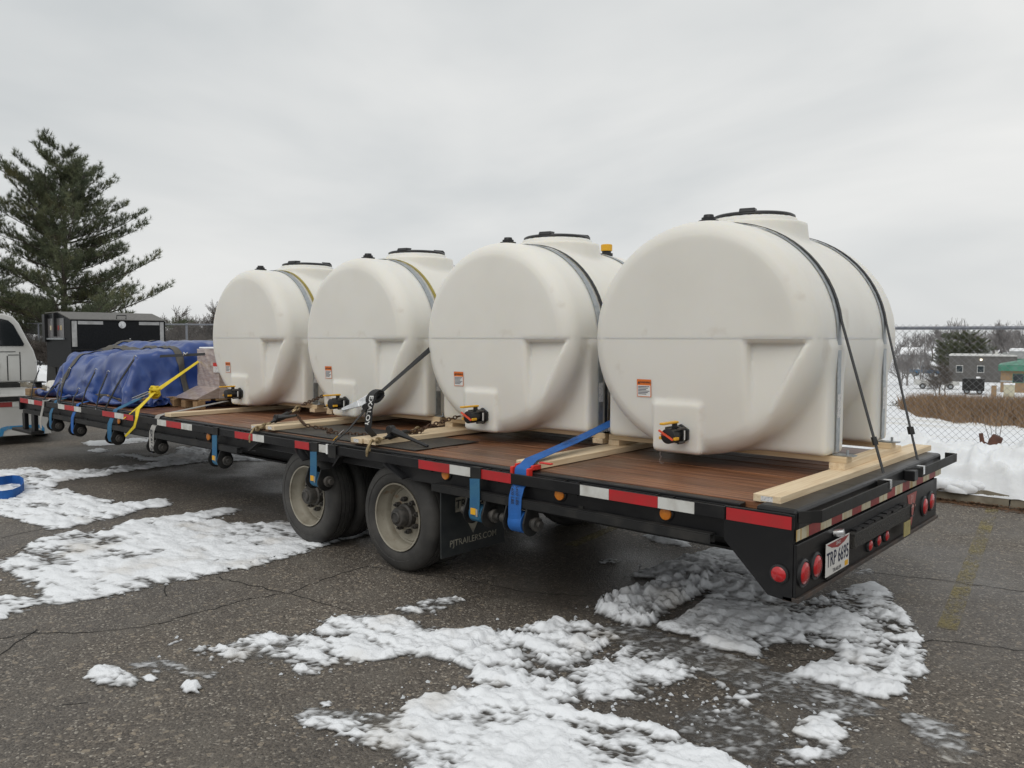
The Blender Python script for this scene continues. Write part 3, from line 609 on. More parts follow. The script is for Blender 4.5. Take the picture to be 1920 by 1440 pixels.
def bare(px, depth, top, label, group, k=0, rz=0., z=None, wide=1., name='bare_tree'):
    p = far(px, depth, 0.); zz = float(terr(max(p[1]-CURB, 0))) if z is None else z
    Ht = 1.68-(top-634)/FPX*depth-zz
    r = empty(name, (p[0], p[1], zz-.05), label, 'tree' if name == 'bare_tree' else 'shrub', group, rz=rz); 
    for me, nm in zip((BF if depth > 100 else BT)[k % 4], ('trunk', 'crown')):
        o = obj(nm, me, TWIG, r); o.scale = (Ht*.98*wide, Ht*.98*wide, Ht*.98)
    return r
def woods():
    rg = np.random.default_rng(77); VV = []; FF = []; n0 = 0; src = []
    for tm_, cm_ in BF:
        v = []; f = []; k = 0
        for me in (tm_, cm_):
            a = np.empty(len(me.vertices)*3, np.float32); me.vertices.foreach_get('co', a); v.append(a.reshape(-1, 3)); q = np.array([p_.vertices[:] for p_ in me.polygons if len(p_.vertices) == 4]); f.append(q+k); k += len(me.vertices)
        src.append((np.concatenate(v), np.concatenate(f)))
    for i in range(150):
        px = -150+i*16+rg.normal(0, 9); d = 200+60*rg.random(); p = far(px, d, -5.7); v, f = src[i % 4]; Ht = (7+4.5*rg.random()+2*math.sin(px*.011)); a = rg.random()*6.3; c, s = math.cos(a), math.sin(a); w = 1.35
        q = np.stack([(v[:, 0]*c-v[:, 1]*s)*w, (v[:, 0]*s+v[:, 1]*c)*w, v[:, 2]], 1)*Ht+p; VV.append(q); FF.append(f+n0); n0 += len(v)
    return npmesh('woods', np.concatenate(VV), np.concatenate(FF))
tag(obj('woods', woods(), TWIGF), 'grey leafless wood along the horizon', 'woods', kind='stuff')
rnd = random.Random(2)
for px, d, top, k in [(1795, 165, 588, 0), (1812, 170, 592, 2), (1857, 160, 600, 1), (1888, 158, 592, 0), (1926, 150, 596, 2), (1905, 175, 604, 1), (1838, 180, 606, 3), (1702, 120, 634, 1), (1726, 128, 630, 3), (1742, 150, 640, 2), (1770, 170, 620, 2), (1690, 110, 645, 3)]:
    bare(px, d, top, 'leafless tree standing beyond the buildings across the snowy field', 'bare trees across the field', k, rnd.random()*6)
for px, d, top, k in [(343, 52, 572, 1), (366, 60, 592, 0), (352, 55, 596, 3), (380, 58, 590, 2), (402, 50, 566, 0), (330, 48, 600, 2), (393, 62, 595, 3), (420, 58, 590, 1), (312, 56, 606, 3), (450, 64, 596, 0), (480, 60, 585, 2)]:
    bare(px, d, top, 'leafless tree in the thicket behind the fence by the pine', 'bare trees behind the pine', k, rnd.random()*6, wide=1.25)
for i in range(16):
    bare(318+i*7+rnd.random()*6, 36+rnd.random()*12, 622+rnd.random()*14, 'tangled leafless bush against the fence beside the pine', 'bushes behind the fence', 1+i % 3, rnd.random()*6, wide=1.5, name='bare_bush')
for i in range(14):
    bare(12+i*8+rnd.random()*6, 30+rnd.random()*6, 612+rnd.random()*25, 'brown leafless brush behind the fence beneath the pines', 'brush under the pines', 1+i % 3, rnd.random()*6, wide=1.7, name='bare_bush')
for i, (px, d, top) in enumerate([(1756, 88, 700), (1772, 92, 690), (1762, 96, 668), (1716, 124, 656), (1700, 120, 652), (1730, 130, 662), (1690, 118, 660)]):
    bare(px, d, top, 'brown leafless bush at the edge of the snowy field', 'field edge bushes', 1+i % 3, rnd.random()*6, wide=1.3, name='bare_bush')

class BG:                               # boxes in a frame turned towards the lot, standing on the ground out there
    def __init__(s, px, depth, z=None, turn=0.):
        p = far(px, depth, 0.); s.o = np.array([p[0], p[1], float(terr(p[1]-CURB)) if z is None else z]); th = math.atan((px-960)/FPX); a = math.atan2(_R[1], _R[0])-th+turn
        s.r = np.array([math.cos(a), math.sin(a), 0]); s.f = np.array([-math.sin(a), math.cos(a), 0]); s.k = depth*math.cos(th)/FPX; s.dk = depth/FPX
    def w(s, p): return tuple(s.o+s.r*p[0]+s.f*p[1]+np.array([0, 0, p[2]]))
    def z(s, py): return 1.68-(py-634)*s.dk-s.o[2]       # height above its ground of a pixel row
    def mb(s, m): m.v = [s.w(v) for v in m.v]; return m
# far buildings
WALLG = mat('grey block wall', (.105, .10, .095), .9, c2=(.13, .125, .12), ns=1.5); WALLT = mat('tan brick wall', (.34, .235, .14), .9, c2=(.28, .19, .11), ns=3)
WALLW = mat('pale metal wall', (.36, .37, .37), .7); GREENR = mat('green metal roof', (.035, .19, .12), .5, c2=(.10, .26, .19), ns=1.2); PANE = mat('window pane', (.03, .04, .045), .1); TRIMW = mat('white trim', (.6, .6, .58), .6)
SNOWR = mat('roof snow', (.86, .87, .89), .8); CREAM = mat('cream cabinet paint', (.50, .47, .35), .6); BLUEC = mat('blue car paint', (.07, .16, .28), .3)
g = BG(1834, 130); b = empty('grey_building', tuple(g.o), 'low grey flat-roofed building with two white-framed windows across the field', 'building'); kx = g.k; H = g.z(667)
g.mb(MB().box(-57*kx, 70*kx, 0, 12, -.5, H)).build('wall', WALLG, b); g.mb(MB().box(-57.6*kx, 70*kx, -.12, 12.2, H+.003, H+.22)).build('roof_edge', TRIMW, b)
for x0 in (-43, -3):
    z0, z1 = g.z(698), g.z(684.5); wf = g.mb(MB().box(x0*kx, (x0+13.5)*kx, -.06, -.003, z0, z1)).build('window', TRIMW, b); g.mb(MB().box((x0+1)*kx, (x0+12.5)*kx, -.09, -.062, z0+.1, z1-.1)).build('pane', PANE, wf)
LAMP = mat('lit wall lamp', (.9, .85, .7), .5); lb = LAMP.node_tree.nodes['Principled BSDF']; lb.inputs['Emission Color'].default_value = (1, .88, .65, 1); lb.inputs['Emission Strength'].default_value = 2.2
g.mb(MB().box(2*kx, 6*kx, -.25, -.003, g.z(675), g.z(672))).build('wall_lamp', LAMP, b)
g.mb(MB().box(30*kx, 36*kx, 3, 4, H+.22, H+.9)).build('roof_vent', TRIMW, b); g.mb(MB().box(45*kx, 53*kx, 4, 5, H+.22, H+.6)).build('roof_vent', WALLW, b)
g = BG(1950, 128); b = empty('pale_building', tuple(g.o), 'taller pale building with snow on its roof behind the green-roofed one', 'building'); kx = g.k; H = g.z(658)
g.mb(MB().box(-60*kx, 60*kx, -.6, 14, -.5, H)).build('wall', WALLW, b); g.mb(MB().box(-60.5*kx, 60*kx, -.8, 14.2, H+.003, H+.35)).build('roof_snow', SNOWR, b); g.mb(MB().box(-52*kx, 0, -.66, -.603, H-2, H-1.2)).build('wall_panel', GREENR, b)
g = BG(1925, 104); b = empty('tan_building', tuple(g.o), 'small tan brick building with a green metal hip roof', 'building'); kx = g.k; e = g.z(695); t = g.z(684)
g.mb(MB().box(-50*kx, 60*kx, 0, 8, -.5, e)).build('wall', WALLT, b)
rf = g.mb(MB().box(-55*kx, 62*kx, -.5, 8.5, e+.003, t)).build('roof', GREENR, b)
g.mb(MB().add([(-55*kx, -.52, t+.004), (62*kx, -.52, t+.004), (62*kx, 8.5, t+.004), (-55*kx, 8.5, t+.004), (10*kx, 4, g.z(671)), (40*kx, 4, g.z(671))], [(0, 1, 5, 4), (1, 2, 5), (2, 3, 4, 5), (3, 0, 4), (3, 2, 1, 0)])).build('roof_slope', GREENR, rf)
wf = g.mb(MB().box(-27*kx, -5*kx, -.06, -.003, g.z(717), g.z(700))).build('window', GREENR, b); g.mb(MB().box(-26*kx, -6*kx, -.09, -.062, g.z(716), g.z(701))).build('pane', PANE, wf)
g.mb(MB().box(-50.5*kx, 60*kx, -.05, -.003, g.z(715)-.1, g.z(715)+.12)).build('wall_band', WALLW, b)
g = BG(1712, 190); b = empty('snowy_roof_house', tuple(g.o), 'distant house with a snow-covered roof among the bare trees', 'building'); kx = g.k; e = g.z(664); t = g.z(651)
g.mb(MB().box(-26*kx, 26*kx, 0, 8, -.5, e)).build('wall', WALLW, b); g.mb(MB().add([(-28*kx, -.5, e+.003), (28*kx, -.5, e+.003), (28*kx, 8.5, e+.003), (-28*kx, 8.5, e+.003), (-24*kx, 4, t), (24*kx, 4, t)], [(0, 1, 5, 4), (1, 2, 5), (2, 3, 4, 5), (3, 0, 4), (3, 2, 1, 0)])).build('roof', SNOWR, b)
# dark evergreens beyond
for i, (px, d, top, w) in enumerate([(1772, 150, 626, 3.0), (1794, 152, 623, 3.4), (1815, 151, 621, 3.6), (1836, 153, 632, 3.2), (1786, 147, 640, 2.6)]):
    p = far(px, d, 0); p[2] = terr(p[1]-CURB); pine('evergreen_tree', tuple(p), 1.68-(top-634)/FPX*d-p[2], w*1.3, 'dense dark evergreen in the clump behind the grey building', 40+i, whorls=11, nneed=16, group='evergreens behind the grey building')
# parked vehicles out there
def car_wheels(g, b, xs, y0, y1, r):
    for x_ in xs:
        for y_ in (y0, y1):
            w_ = g.mb(MB().lathe([(r*.6, -.11), (r, -.1), (r, .1), (r*.6, .11)], (x_, y_, r), (0, 1, 0), 16)).build('wheel', RUBBER, b, smooth=40); g.mb(MB().lathe([(r*.55, -.01), (r*.5, .02)], (x_, y_-.12, r), (0, -1, 0), 12)).build('rim', GALV, w_)
def pickup(g, label, paint, L=5.6, box=None):
    b = empty('pickup_truck', tuple(g.o), label, 'truck')
    prof = [(-L/2, .55), (L/2, .55), (L/2, 1.02), (L/2-1.2, 1.12), (L/2-1.7, 1.22), (-L/2, 1.22)]
    g.mb(MB().prism([(x_, -.95, z_) for x_, z_ in prof], (0, 1.9, 0))).build('body', paint, b, bevel=.06)
    cab = [(-.75, 1.2), (1.25, 1.2), (.55, 1.85), (-.62, 1.85)]
    c = g.mb(MB().prism([(x_, -.86, z_) for x_, z_ in cab], (0, 1.72, 0))).build('cab', paint, b, bevel=.05)
    for q in ([(-.62, 1.27), (.15, 1.27), (.15, 1.75), (-.55, 1.75)], [(.22, 1.27), (1.0, 1.27), (.52, 1.75), (.22, 1.75)]): g.mb(MB().prism([(x_, -.885, z_) for x_, z_ in q], (0, .02, 0))).build('window', PANE, c)
    g.mb(MB().box(-.6, .5, -.8, .8, 1.855, 1.93)).build('roof_snow', SNOWR, b, bevel=.03)
    for s_ in (-1, 1): g.mb(MB().box(L/2-.02, L/2+.03, s_*.7-.15, s_*.7+.15, .8, .95)).build('headlight', TRIMW, b)
    car_wheels(g, b, (-L/2+1.1, L/2-1.05), -.88, .88, .4); return b
pickup(BG(1755, 112, turn=.06), 'white pickup parked behind the field edge bushes', CARW)
pickup(BG(1735, 150, turn=-.2), 'blue pickup parked far off under the bare trees', BLUEC)
g = BG(1825, 100); b = empty('cargo_trailer', tuple(g.o), 'black enclosed cargo trailer parked by the grey building', 'trailer'); kx = g.k
g.mb(MB().box(-21*kx, 21*kx, 0, 3.6, .45, g.z(709))).build('body', BLKM, b, bevel=.05); g.mb(MB().box(-1*kx, 1*kx, -.03, -.004, .5, g.z(710))).build('door_edge', PLAST, b); g.mb(MB().box(5*kx, 13*kx, .2, 3.4, g.z(709)+.003, g.z(708)+.05)).build('roof_snow', SNOWR, b)
car_wheels(g, b, (-12*kx, 12*kx), .3, 3.2, .36)
g = BG(1895, 92); b = empty('utility_cabinet', tuple(g.o), 'cream utility cabinet with a snow cap in front of the tan building', 'cabinet'); kx = g.k
g.mb(MB().box(-13*kx, 8*kx, 0, 1.2, -.3, g.z(721))).build('housing', CREAM, b, bevel=.03); g.mb(MB().box(-13.5*kx, 8.5*kx, -.05, 1.25, g.z(721)+.003, g.z(718))).build('snow_cap', SNOWR, b, bevel=.04)
for s_ in (-7, -2): g.mb(MB().box((s_-2)*kx, (s_+2)*kx, -.03, -.003, .4, g.z(723))).build('door', CREAM, b)
g = BG(1864, 94); b = empty('gate_pillar', tuple(g.o), 'short brick pillar with a snow cap beside the cream cabinet', 'pillar'); kx = g.k
g.mb(MB().box(-5*kx, 5*kx, 0, .6, -.3, g.z(722))).build('brickwork', WALLT, b, bevel=.02); g.mb(MB().box(-5.6*kx, 5.6*kx, -.05, .65, g.z(722)+.003, g.z(720)+.02)).build('snow_cap', SNOWR, b, bevel=.03)
# snowy shrub and the dry grass
SHR = mat('dark shrub leaves', (.025, .032, .022), .8, c2=(.04, .045, .03), ns=5)
g = BG(1728, 62); b = empty('snowy_shrub', tuple(g.o), 'low dark shrub dusted with snow on the white field', 'shrub'); rg = np.random.default_rng(5)
def leafball(n, r, flat, up):
    q = rg.normal(0, 1, (n, 3)); q /= np.linalg.norm(q, axis=1)[:, None]; q *= (rg.random(n)**.4)[:, None]*r; q[:, 2] = np.abs(q[:, 2])*flat+.05
    a = rg.normal(0, .09, (n, 3)); c = rg.normal(0, .09, (n, 3)); a[:, 2] *= .4; c[:, 2] *= .4; 
    V = np.stack([q, q+a, q+c], 1).reshape(-1, 3); V[:, 2] += up; return V
for nm, n_, mt, up in (('foliage', 2600, SHR, 0), ('snow_cap', 700, SNOWR, .1)):
    V = np.concatenate([leafball(n_//3, 1.15, .62, up)+np.array([o_, 0, 0]) for o_ in (-1.1, 0., 1.05)]); V = V[:, 0:1]*g.r+V[:, 1:2]*g.f+V[:, 2:3]*np.array([0, 0, 1.]); obj(nm, npmesh(nm, V, np.arange(len(V)).reshape(-1, 3)), mt, b)
GRASS = mat('dry reed grass', (.27, .175, .10), .9, c2=(.17, .11, .065), ns=1.2, nr=(.35, .7), c3=(.36, .27, .18), c3s=3)
def reeds():
    rg = np.random.default_rng(6); n = 30000; u = rg.random(n*3); v = rg.random(n*3)
    px = 1690+v*420; dp = 27+u*30
    lo = np.interp(px, [1690, 1702, 1720, 1780, 2110], [50, 47, 37, 31, 26]); keep = dp > lo+1.2*np.sin(px*.09)+1.5*rg.normal(0, .5, n*3)
    px = px[keep][:n]; dp = dp[keep][:n]; p = CAM[None]+(_F[None]+_R[None]*((px-960)/FPX)[:, None])*dp[:, None]; p[:, 2] = terr(p[:, 1]-CURB)-.05
    h = (.35+.85*rg.random(len(p))**1.5)*np.clip(.45+(dp-np.interp(px, [1690, 1702, 1720, 1780, 2110], [50, 47, 37, 31, 26]))/6., .4, 1.15)*(.75+.5*fbm(p[:, 0], p[:, 1], .35, 3, 61)); l = rg.normal(0, .32, (len(p), 3)); l[:, 2] = 1; t = p+l*h[:, None]; s = np.stack([np.full(len(p), _R[0]), np.full(len(p), _R[1]), np.zeros(len(p))], 1)*(.010+.012*rg.random(len(p)))[:, None]
    m_ = p+(t-p)*.6+rg.normal(0, .02, p.shape)
    V = np.stack([p-s, p+s, m_+s*.9, t, m_-s*.9], 1).reshape(-1, 3); k = np.arange(len(p))[:, None]*5
    return npmesh('dry_grass', V, np.concatenate([k+np.array([[0, 1, 2]]), k+np.array([[0, 2, 4]]), k+np.array([[4, 2, 3]])]))
tag(obj('dry_grass', reeds(), GRASS), 'tan stand of dry reed grass in the snowy field', 'grass', kind='stuff')
# cut stump in the snow bank
st = YP(1860, 866, 6.55); sr = empty('cut_stump', tuple(st+np.array([0, 0, .09])), 'reddish brown cut stump poking out of the snow bank at the fence', 'stump'); STW = mat('cut red wood', (.13, .055, .035), .8, c2=(.07, .035, .025), ns=14, bump=.4, bs=20)
x, y, z = st+np.array([0, 0, .09])
MB().tube([(x, y, z), (x+.02, y, z+.14), (x+.05, y, z+.20)], [.075, .065, .055], 9).build('stem', STW, sr, smooth=40); MB().tube([(x-.04, y, z+.08), (x-.10, y, z+.12), (x-.12, y+.01, z+.22)], [.03, .026, .022], 7).build('cut_branch', STW, sr, smooth=40)
for i in range(4): MB().tube([(x+.03*i-.03, y, z+.15), (x+.06*i-.1, y+.02, z+.36), (x+.09*i-.14, y+.03, z+.5+.04*i)], [.004, .003, .002], 4).build('shoot', TWIG, sr)

# ------------------------------------------------------------------ flatbed trailer
DZ = .885                               # top of the deck
XF = -10.81                             # front end
TR = empty('flatbed_trailer', (-5.4, 1.27, 0), 'long black gooseneck flatbed trailer with plank deck and reflective tape', 'trailer')
rnd = random.Random(4)
ys = np.linspace(.132, 2.408, 13)
for i in range(12):
    cuts = sorted([XF+.02, -7.6+rnd.uniform(-1.2, 1.2), -3.9+rnd.uniform(-1.4, 1.4), -.215])
    for a, b in zip(cuts[:-1], cuts[1:]):
        dz = rnd.uniform(-.003, .002); MB().box(a+.002, b-.002, ys[i]+.003, ys[i+1]-.003, .845, DZ+dz-.001).build('deck_board', DECK, TR, bevel=.003, seg=1)
MB().box(-4.75, -2.79, .14, .78, DZ+.003, DZ+.008).build('tread_plate', TREAD, TR); MB().box(-4.75, -2.79, 1.78, 2.40, DZ+.003, DZ+.008).build('tread_plate', TREAD, TR)
for s, (ya, yb) in ((0, (.06, .126)), (1, (2.414, 2.48))):
    MB().box(XF, -.30, ya, yb, .80, .877).box(XF, -.30, ya if s else yb-.012, ya+.012 if s else yb, .72, .799).build('side_channel', BLK, TR, bevel=.006)
for y0, sg in ((.0, 1), (2.528, -1)):
    MB().box(XF-.01, -.352, y0, y0+.012, .80, .865).build('rub_rail', BLK, TR, bevel=.003, seg=1)
    yy = .050 if sg == 1 else 2.478
    for pl in ([(XF, .862), (-4.617, .862), (-4.787, .70), (XF, .70)], [(-4.07, .862), (-3.464, .862), (-3.56, .72), (-3.96, .72)], [(-2.949, .862), (-.36, .862), (-.36, .70), (-2.749, .70)]):
        MB().prism([(x_, yy, z_) for x_, z_ in pl], (0, .008, 0)).build('side_plate', BLK, TR, bevel=.002, seg=1)
    for px_, pz in ((-4.617, -4.787), (-4.07, -3.96), (-3.464, -3.56), (-2.949, -2.749)):
        a, b = ((px_, y0+.012 if sg == 1 else y0, .80), (pz, y0+.02 if sg == 1 else y0-.01, .715)); MB().beam(a, b, .07, .008, up=(1, 0, 0)).build('gusset', BLK, TR)
    k = 0; x_ = XF+.35
    while x_ < -.5:
        ya, yb = (.0125, .0495) if sg == 1 else (2.4865, 2.5275)
        if not (-4.6 < x_ < -4.1 or -3.45 < x_ < -2.96):
            MB().box(x_-.05, x_-.042, ya, yb, .79, .868).box(x_+.042, x_+.05, ya, yb, .79, .868).build('stake_pocket', BLK, TR)
            MB().tube([(x_+.25, ya-.0, .83), (x_+.25, yb, .83)], .022, 10).build('pipe_spool', BLK, TR, smooth=40)
        x_ += .61; k += 1
    for a, b in ((-10.66, -4.98), (-2.455, -.42)):
        yl = y0-.012 if sg == 1 else y0-.03
        MB().box(a, b, yl, yl+.05, .713, .719).box(a, b, yl, yl+.005, .668, .7125).box(a, b, yl+.045, yl+.05, .668, .7125).build('winch_track', BLKM, TR, bevel=.003)
        x_ = a+.3
        while x_ < b: MB().box(x_-.015, x_+.015, min(yl+.051, yy) if sg == 1 else yy+.001, max(yl+.051, yy-.001) if sg == 1 else yl-.001, .70, .73).build('track_bracket', BLKM, TR); x_ += .9
# under-frame
for y_ in (.78, 1.76): MB().box(-11.9, -.02, y_-.07, y_+.07, .745, .76).box(-11.9, -.02, y_-.07, y_+.07, .45, .465).box(-11.9, -.02, y_-.006, y_+.006, .466, .744).build('main_beam', BLKM, TR)
x_ = -10.5
while x_ < -.4: MB().box(x_-.02, x_+.02, .13, 2.41, .766, .842).build('crossmember', BLKM, TR); x_ += .5
for x_ in (-4.09, -2.95):
    MB().tube([(x_, .42, .40), (x_, 2.12, .40)], .058, 12).build('axle', BLKM, TR, smooth=40)
    for y_ in (.78, 1.76): MB().ribbon([(x_-.5, y_, .44), (x_-.25, y_, .375), (x_, y_, .335), (x_+.25, y_, .375), (x_+.5, y_, .44)], (0, 1, 0), .075, .05).build('leaf_spring', BLKM, TR)
# reflective tape on the near rail
def tapes(lst, y, parent=TR):
    for a, b, c in lst: MB().box(a, b, y-.0022, y-.0004, .803, .862).build('tape_strip', REDT if c == 'r' else WHTT, parent)
T_ = [(-2.592, -2.29, 'r'), (-2.288, -2.10, 'w'), (-2.014, -1.752, 'r'), (-1.229, -1.034, 'w'), (-1.032, -.727, 'r'), (-.725, -.515, 'w'), (-4.085, -3.886, 'r'), (-3.753, -3.545, 'w'), (-5.03, -4.73, 'r'), (-4.728, -4.55, 'w'),
      (-6.57, -6.37, 'w'), (-6.367, -6.05, 'r'), (-6.047, -5.83, 'w'), (-7.966, -7.63, 'r'), (-7.627, -7.39, 'w'), (-7.386, -7.142, 'r'), (-9.352, -9.137, 'w'), (-9.134, -8.822, 'r'), (-8.819, -8.6, 'w'), (-10.787, -10.463, 'r'), (-10.461, -10.233, 'w'), (-10.23, -9.906, 'r')]
tapes(T_, 0)
tapes([(-2.6+i*2.4, -2.3+i*2.4, 'r') for i in (-3, -2, -1, 0)], 2.5424)
# amber markers
for x_, z_ in ((-1.405, .782), (-.701, .776), (-2.366, .787), (-5.58, .768), (-7.61, .772)):
    l_ = MB().lathe([(.040, 0), (.042, .006), (.036, .012)], (x_, .0495, z_-.005), (0, -1, 0), 20).build('marker_light', PLAST, TR, smooth=40); MB().lathe([(.034, .0125), (.032, .02), (.0, .024)], (x_, .0495, z_-.005), (0, -1, 0), 20).build('lens', AMBER, l_, smooth=60)
# wheels
tyre_p = [(.247, .016), (.262, .002), (.30, -.005), (.315, -.003), (.318, -.008), (.33, -.006), (.352, -.002), (.374, .010), (.388, .028), (.394, .045), (.395, .062), (.384, .064), (.384, .072), (.395, .074), (.396, .10), (.384, .102), (.384, .110), (.396, .112), (.395, .14), (.384, .142), (.384, .15), (.395, .152), (.392, .172), (.380, .198), (.35, .214), (.30, .218), (.247, .20)]
rim_p = [(.236, .004), (.246, .0), (.248, .006), (.240, .012), (.236, .05), (.222, .075), (.214, .09), (.212, .125), (.200, .130), (.190, .122), (.170, .128), (.120, .118), (.085, .112), (.02, .112)]
hub_p = [(.088, .112), (.086, .07), (.072, .06), (.070, .012), (.062, .0), (.046, -.004), (.044, -.012), (.036, -.018), (.034, -.012), (.02, -.010)]
def wheel(x_, yf, d):
    w = MB().lathe(rim_p, (x_, yf, .396), (0, d, 0), 40, caps=(0, 1)).build('wheel', RIM, TR, smooth=35)
    MB().lathe(tyre_p, (x_, yf, .396), (0, d, 0), 56, caps=(0, 0)).build('tyre', RUBBER, w, smooth=35)
    MB().lathe(hub_p, (x_, yf, .396), (0, d, 0), 24, caps=(0, 1)).build('hub', HUB, w, smooth=35)
    for i in range(8):
        a = 2*math.pi*i/8+.2; c = (x_+.118*math.cos(a), yf+d*.075, .396+.118*math.sin(a)); MB().lathe([(.019, 0), (.019, .034)], c, (0, d, 0), 6).lathe([(.009, -.018), (.009, 0)], c, (0, d, 0), 6).build('lug_nut', HUB, w)
for x_ in (-4.09, -2.95):
    wheel(x_, .10, 1); wheel(x_, 2.44, -1)
    for y_ in (.345, 1.975):
        w = MB().lathe([(.24, 0), (.24, .2)], (x_, y_, .396), (0, 1, 0), 24).build('wheel', RIM, TR, smooth=35); MB().lathe(tyre_p, (x_, y_, .396), (0, 1, 0), 40, caps=(0, 0)).build('tyre', RUBBER, w, smooth=35)
# mud flap
mf = MB().box(-2.425, -2.415, .04, .66, .205, .70).build('mud_flap', mat('mud flap rubber', (.012, .016, .018), .5, c2=(.03, .033, .033), ns=8), TR); MF = mat('worn print', (.33, .31, .25), .7, c2=(.12, .115, .1), ns=22, nr=(.45, .7))
q = MB(); xx = -2.4135; q.add([(xx, .17, .60), (xx, .51, .60), (xx, .51, .50), (xx, .17, .50)], [(0, 1, 2, 3)]).add([(xx, .24, .485), (xx, .44, .485), (xx, .34, .33)], [(0, 1, 2)]).add([(xx, .16, .665), (xx, .52, .665), (xx, .49, .62), (xx, .19, .62)], [(0, 1, 2, 3)]); q.build('logo', MF, mf, fix=False)
lettering(MB(), 'TRAILERS', (xx+.0012, .34, .55), (0, 1, 0), (0, 0, 1), .058, .02).build('lettering', PLAST, mf, fix=False); lettering(MB(), 'PJTRAILERS.COM', (xx+.0012, .345, .29), (0, 1, 0), (0, 0, 1), .045, .01).build('lettering', MF, mf, fix=False)
MB().box(-2.425, -2.415, 1.88, 2.46, .205, .70).build('mud_flap', MATS['mud flap rubber'], TR)
# winches on the track
def winch(xs):
    zc = .575; pts = [(-.045, .668), (.045, .668)]+[(.078*math.cos(a), zc+.078*math.sin(a)) for a in np.linspace(.1, -math.pi-.1, 15)]
    pl = [(xs+.075, y_+.035, z_) for y_, z_ in pts]; w = MB().prism(pl, (.012, 0, 0)).build('winch', BLKM, TR, bevel=.002)
    MB().prism([(xs-.085, y_, z_) for _, y_, z_ in pl], (.010, 0, 0)).build('end_plate', BLKM, w)
    MB().lathe([(.03, -.165), (.03, .10), (.042, .102), (.042, .125), (.022, .127), (.022, .15)], (xs+.01, .035, zc), (1, 0, 0), 14).build('spool', HUB, w, smooth=40)
WX = {'bright': -1.70, 'mud': -2.04, 'wheel': -3.80, 'mid': -5.36, 'grey': -6.66, 'knot': -7.72, 'tarp': -8.83, 'front': -9.57}
for k_, x_ in WX.items(): winch(x_)
# steps at the front
MB().box(-10.70, -10.60, -.01, .04, .45, .667).build('step_hanger', BLK, TR, bevel=.004); MB().box(-10.34, -10.22, -.01, .04, .45, .667).build('step_hanger', BLK, TR, bevel=.004); MB().box(-10.98, -10.20, -.06, .10, .41, .449).build('step_tread', BLKM, TR, bevel=.006)
# front end, neck and jack post
MB().box(XF-.045, XF-.005, .0, 2.54, .70, .868).build('front_beam', BLK, TR, bevel=.006)
for y_ in (1.02, 2.12):
    MB().box(-12.35, -11.1, y_-.06, y_+.06, .95, 1.22).build('neck_beam', BLKM, TR, bevel=.01); MB().box(-11.35, -11.15, y_-.05, y_+.05, .70, .949).build('neck_upright', BLKM, TR, bevel=.01)
MB().prism([(-12.3, .95, .95), (-12.75, .95, .95), (-12.55, .95, 1.86), (-12.35, .95, 1.86)], (0, .1, 0)).build('neck_gusset', BLKM, TR)
MB().box(-11.20, -11.12, .30, .38, .62, 1.04).box(-11.24, -11.08, .26, .42, 1.041, 1.06).build('jack_post', BLKM, TR, bevel=.008)
# tail
tail = MB().box(-.21, -.004, .035, 2.505, .735, DZ+.006).build('tail_beam', BLK, TR, bevel=.018)
def plate_side(y0, y1):
    return MB().prism([(x_, y0, z_) for x_, z_ in ((-.36, .70), (-.131, .472), (-.012, .462), (-.012, .868), (-.06, .872), (-.36, .866))], (0, y1-y0, 0))
plate_side(.012, .030).build('tail_side_plate', BLK, TR, bevel=.003); plate_side(2.36, 2.378).build('tail_side_plate', BLK, TR, bevel=.003)
MB().box(-.347, -.022, .0095, .0115, .800, .860).build('tape_strip', REDT, TR)
rp = MB().box(-.010, .004, .012, 2.378, .485, .734).build('rear_panel', BLK, TR, bevel=.003); MB().box(-.06, .018, .012, 2.378, .462, .4845).build('bottom_lip', mat('worn lip steel', (.05, .045, .042), .55, .3, c2=(.10, .07, .055), ns=12), rp, bevel=.003)
# rear tape: alternating worn red and rust-streaked cream
n_ = 17; e_ = np.linspace(.02, 2.50, n_+1)
for i in range(n_): MB().box(-.0036, -.0016, e_[i]+.001, e_[i+1]-.001, .747, .800).build('tape_strip', CRMT if i % 2 == 0 else REDO, TR)
def lamp(y_, z_, r=.055, x_=.004, ax=(1, 0, 0), ry=1.):
    l_ = MB().lathe([(r*1.22, 0), (r*1.22, .008), (r*1.05, .016), (r*.98, .010)], (x_, y_, z_), ax, 26).build('tail_light', PLAST, TR, smooth=40); MB().lathe([(r*.95, .009), (r*.9, .017), (r*.5, .022), (0, .024)], (x_, y_, z_), ax, 26).build('lens', REDL, l_, smooth=60)
for y_, z_ in ((.085, .590), (.235, .592), (2.06, .592), (2.215, .602)): lamp(y_, z_)
for y_ in (.997, 1.141, 1.282): lamp(y_, .543, .032)
l_ = MB().lathe([(.046, 0), (.046, .008), (.036, .012)], (-.075, .0118, .585), (0, -1, 0), 22).build('tail_light', PLAST, TR, smooth=40); MB().lathe([(.036, .0125), (.03, .018), (0, .021)], (-.075, .0118, .585), (0, -1, 0), 22).build('lens', REDL, l_, smooth=60)
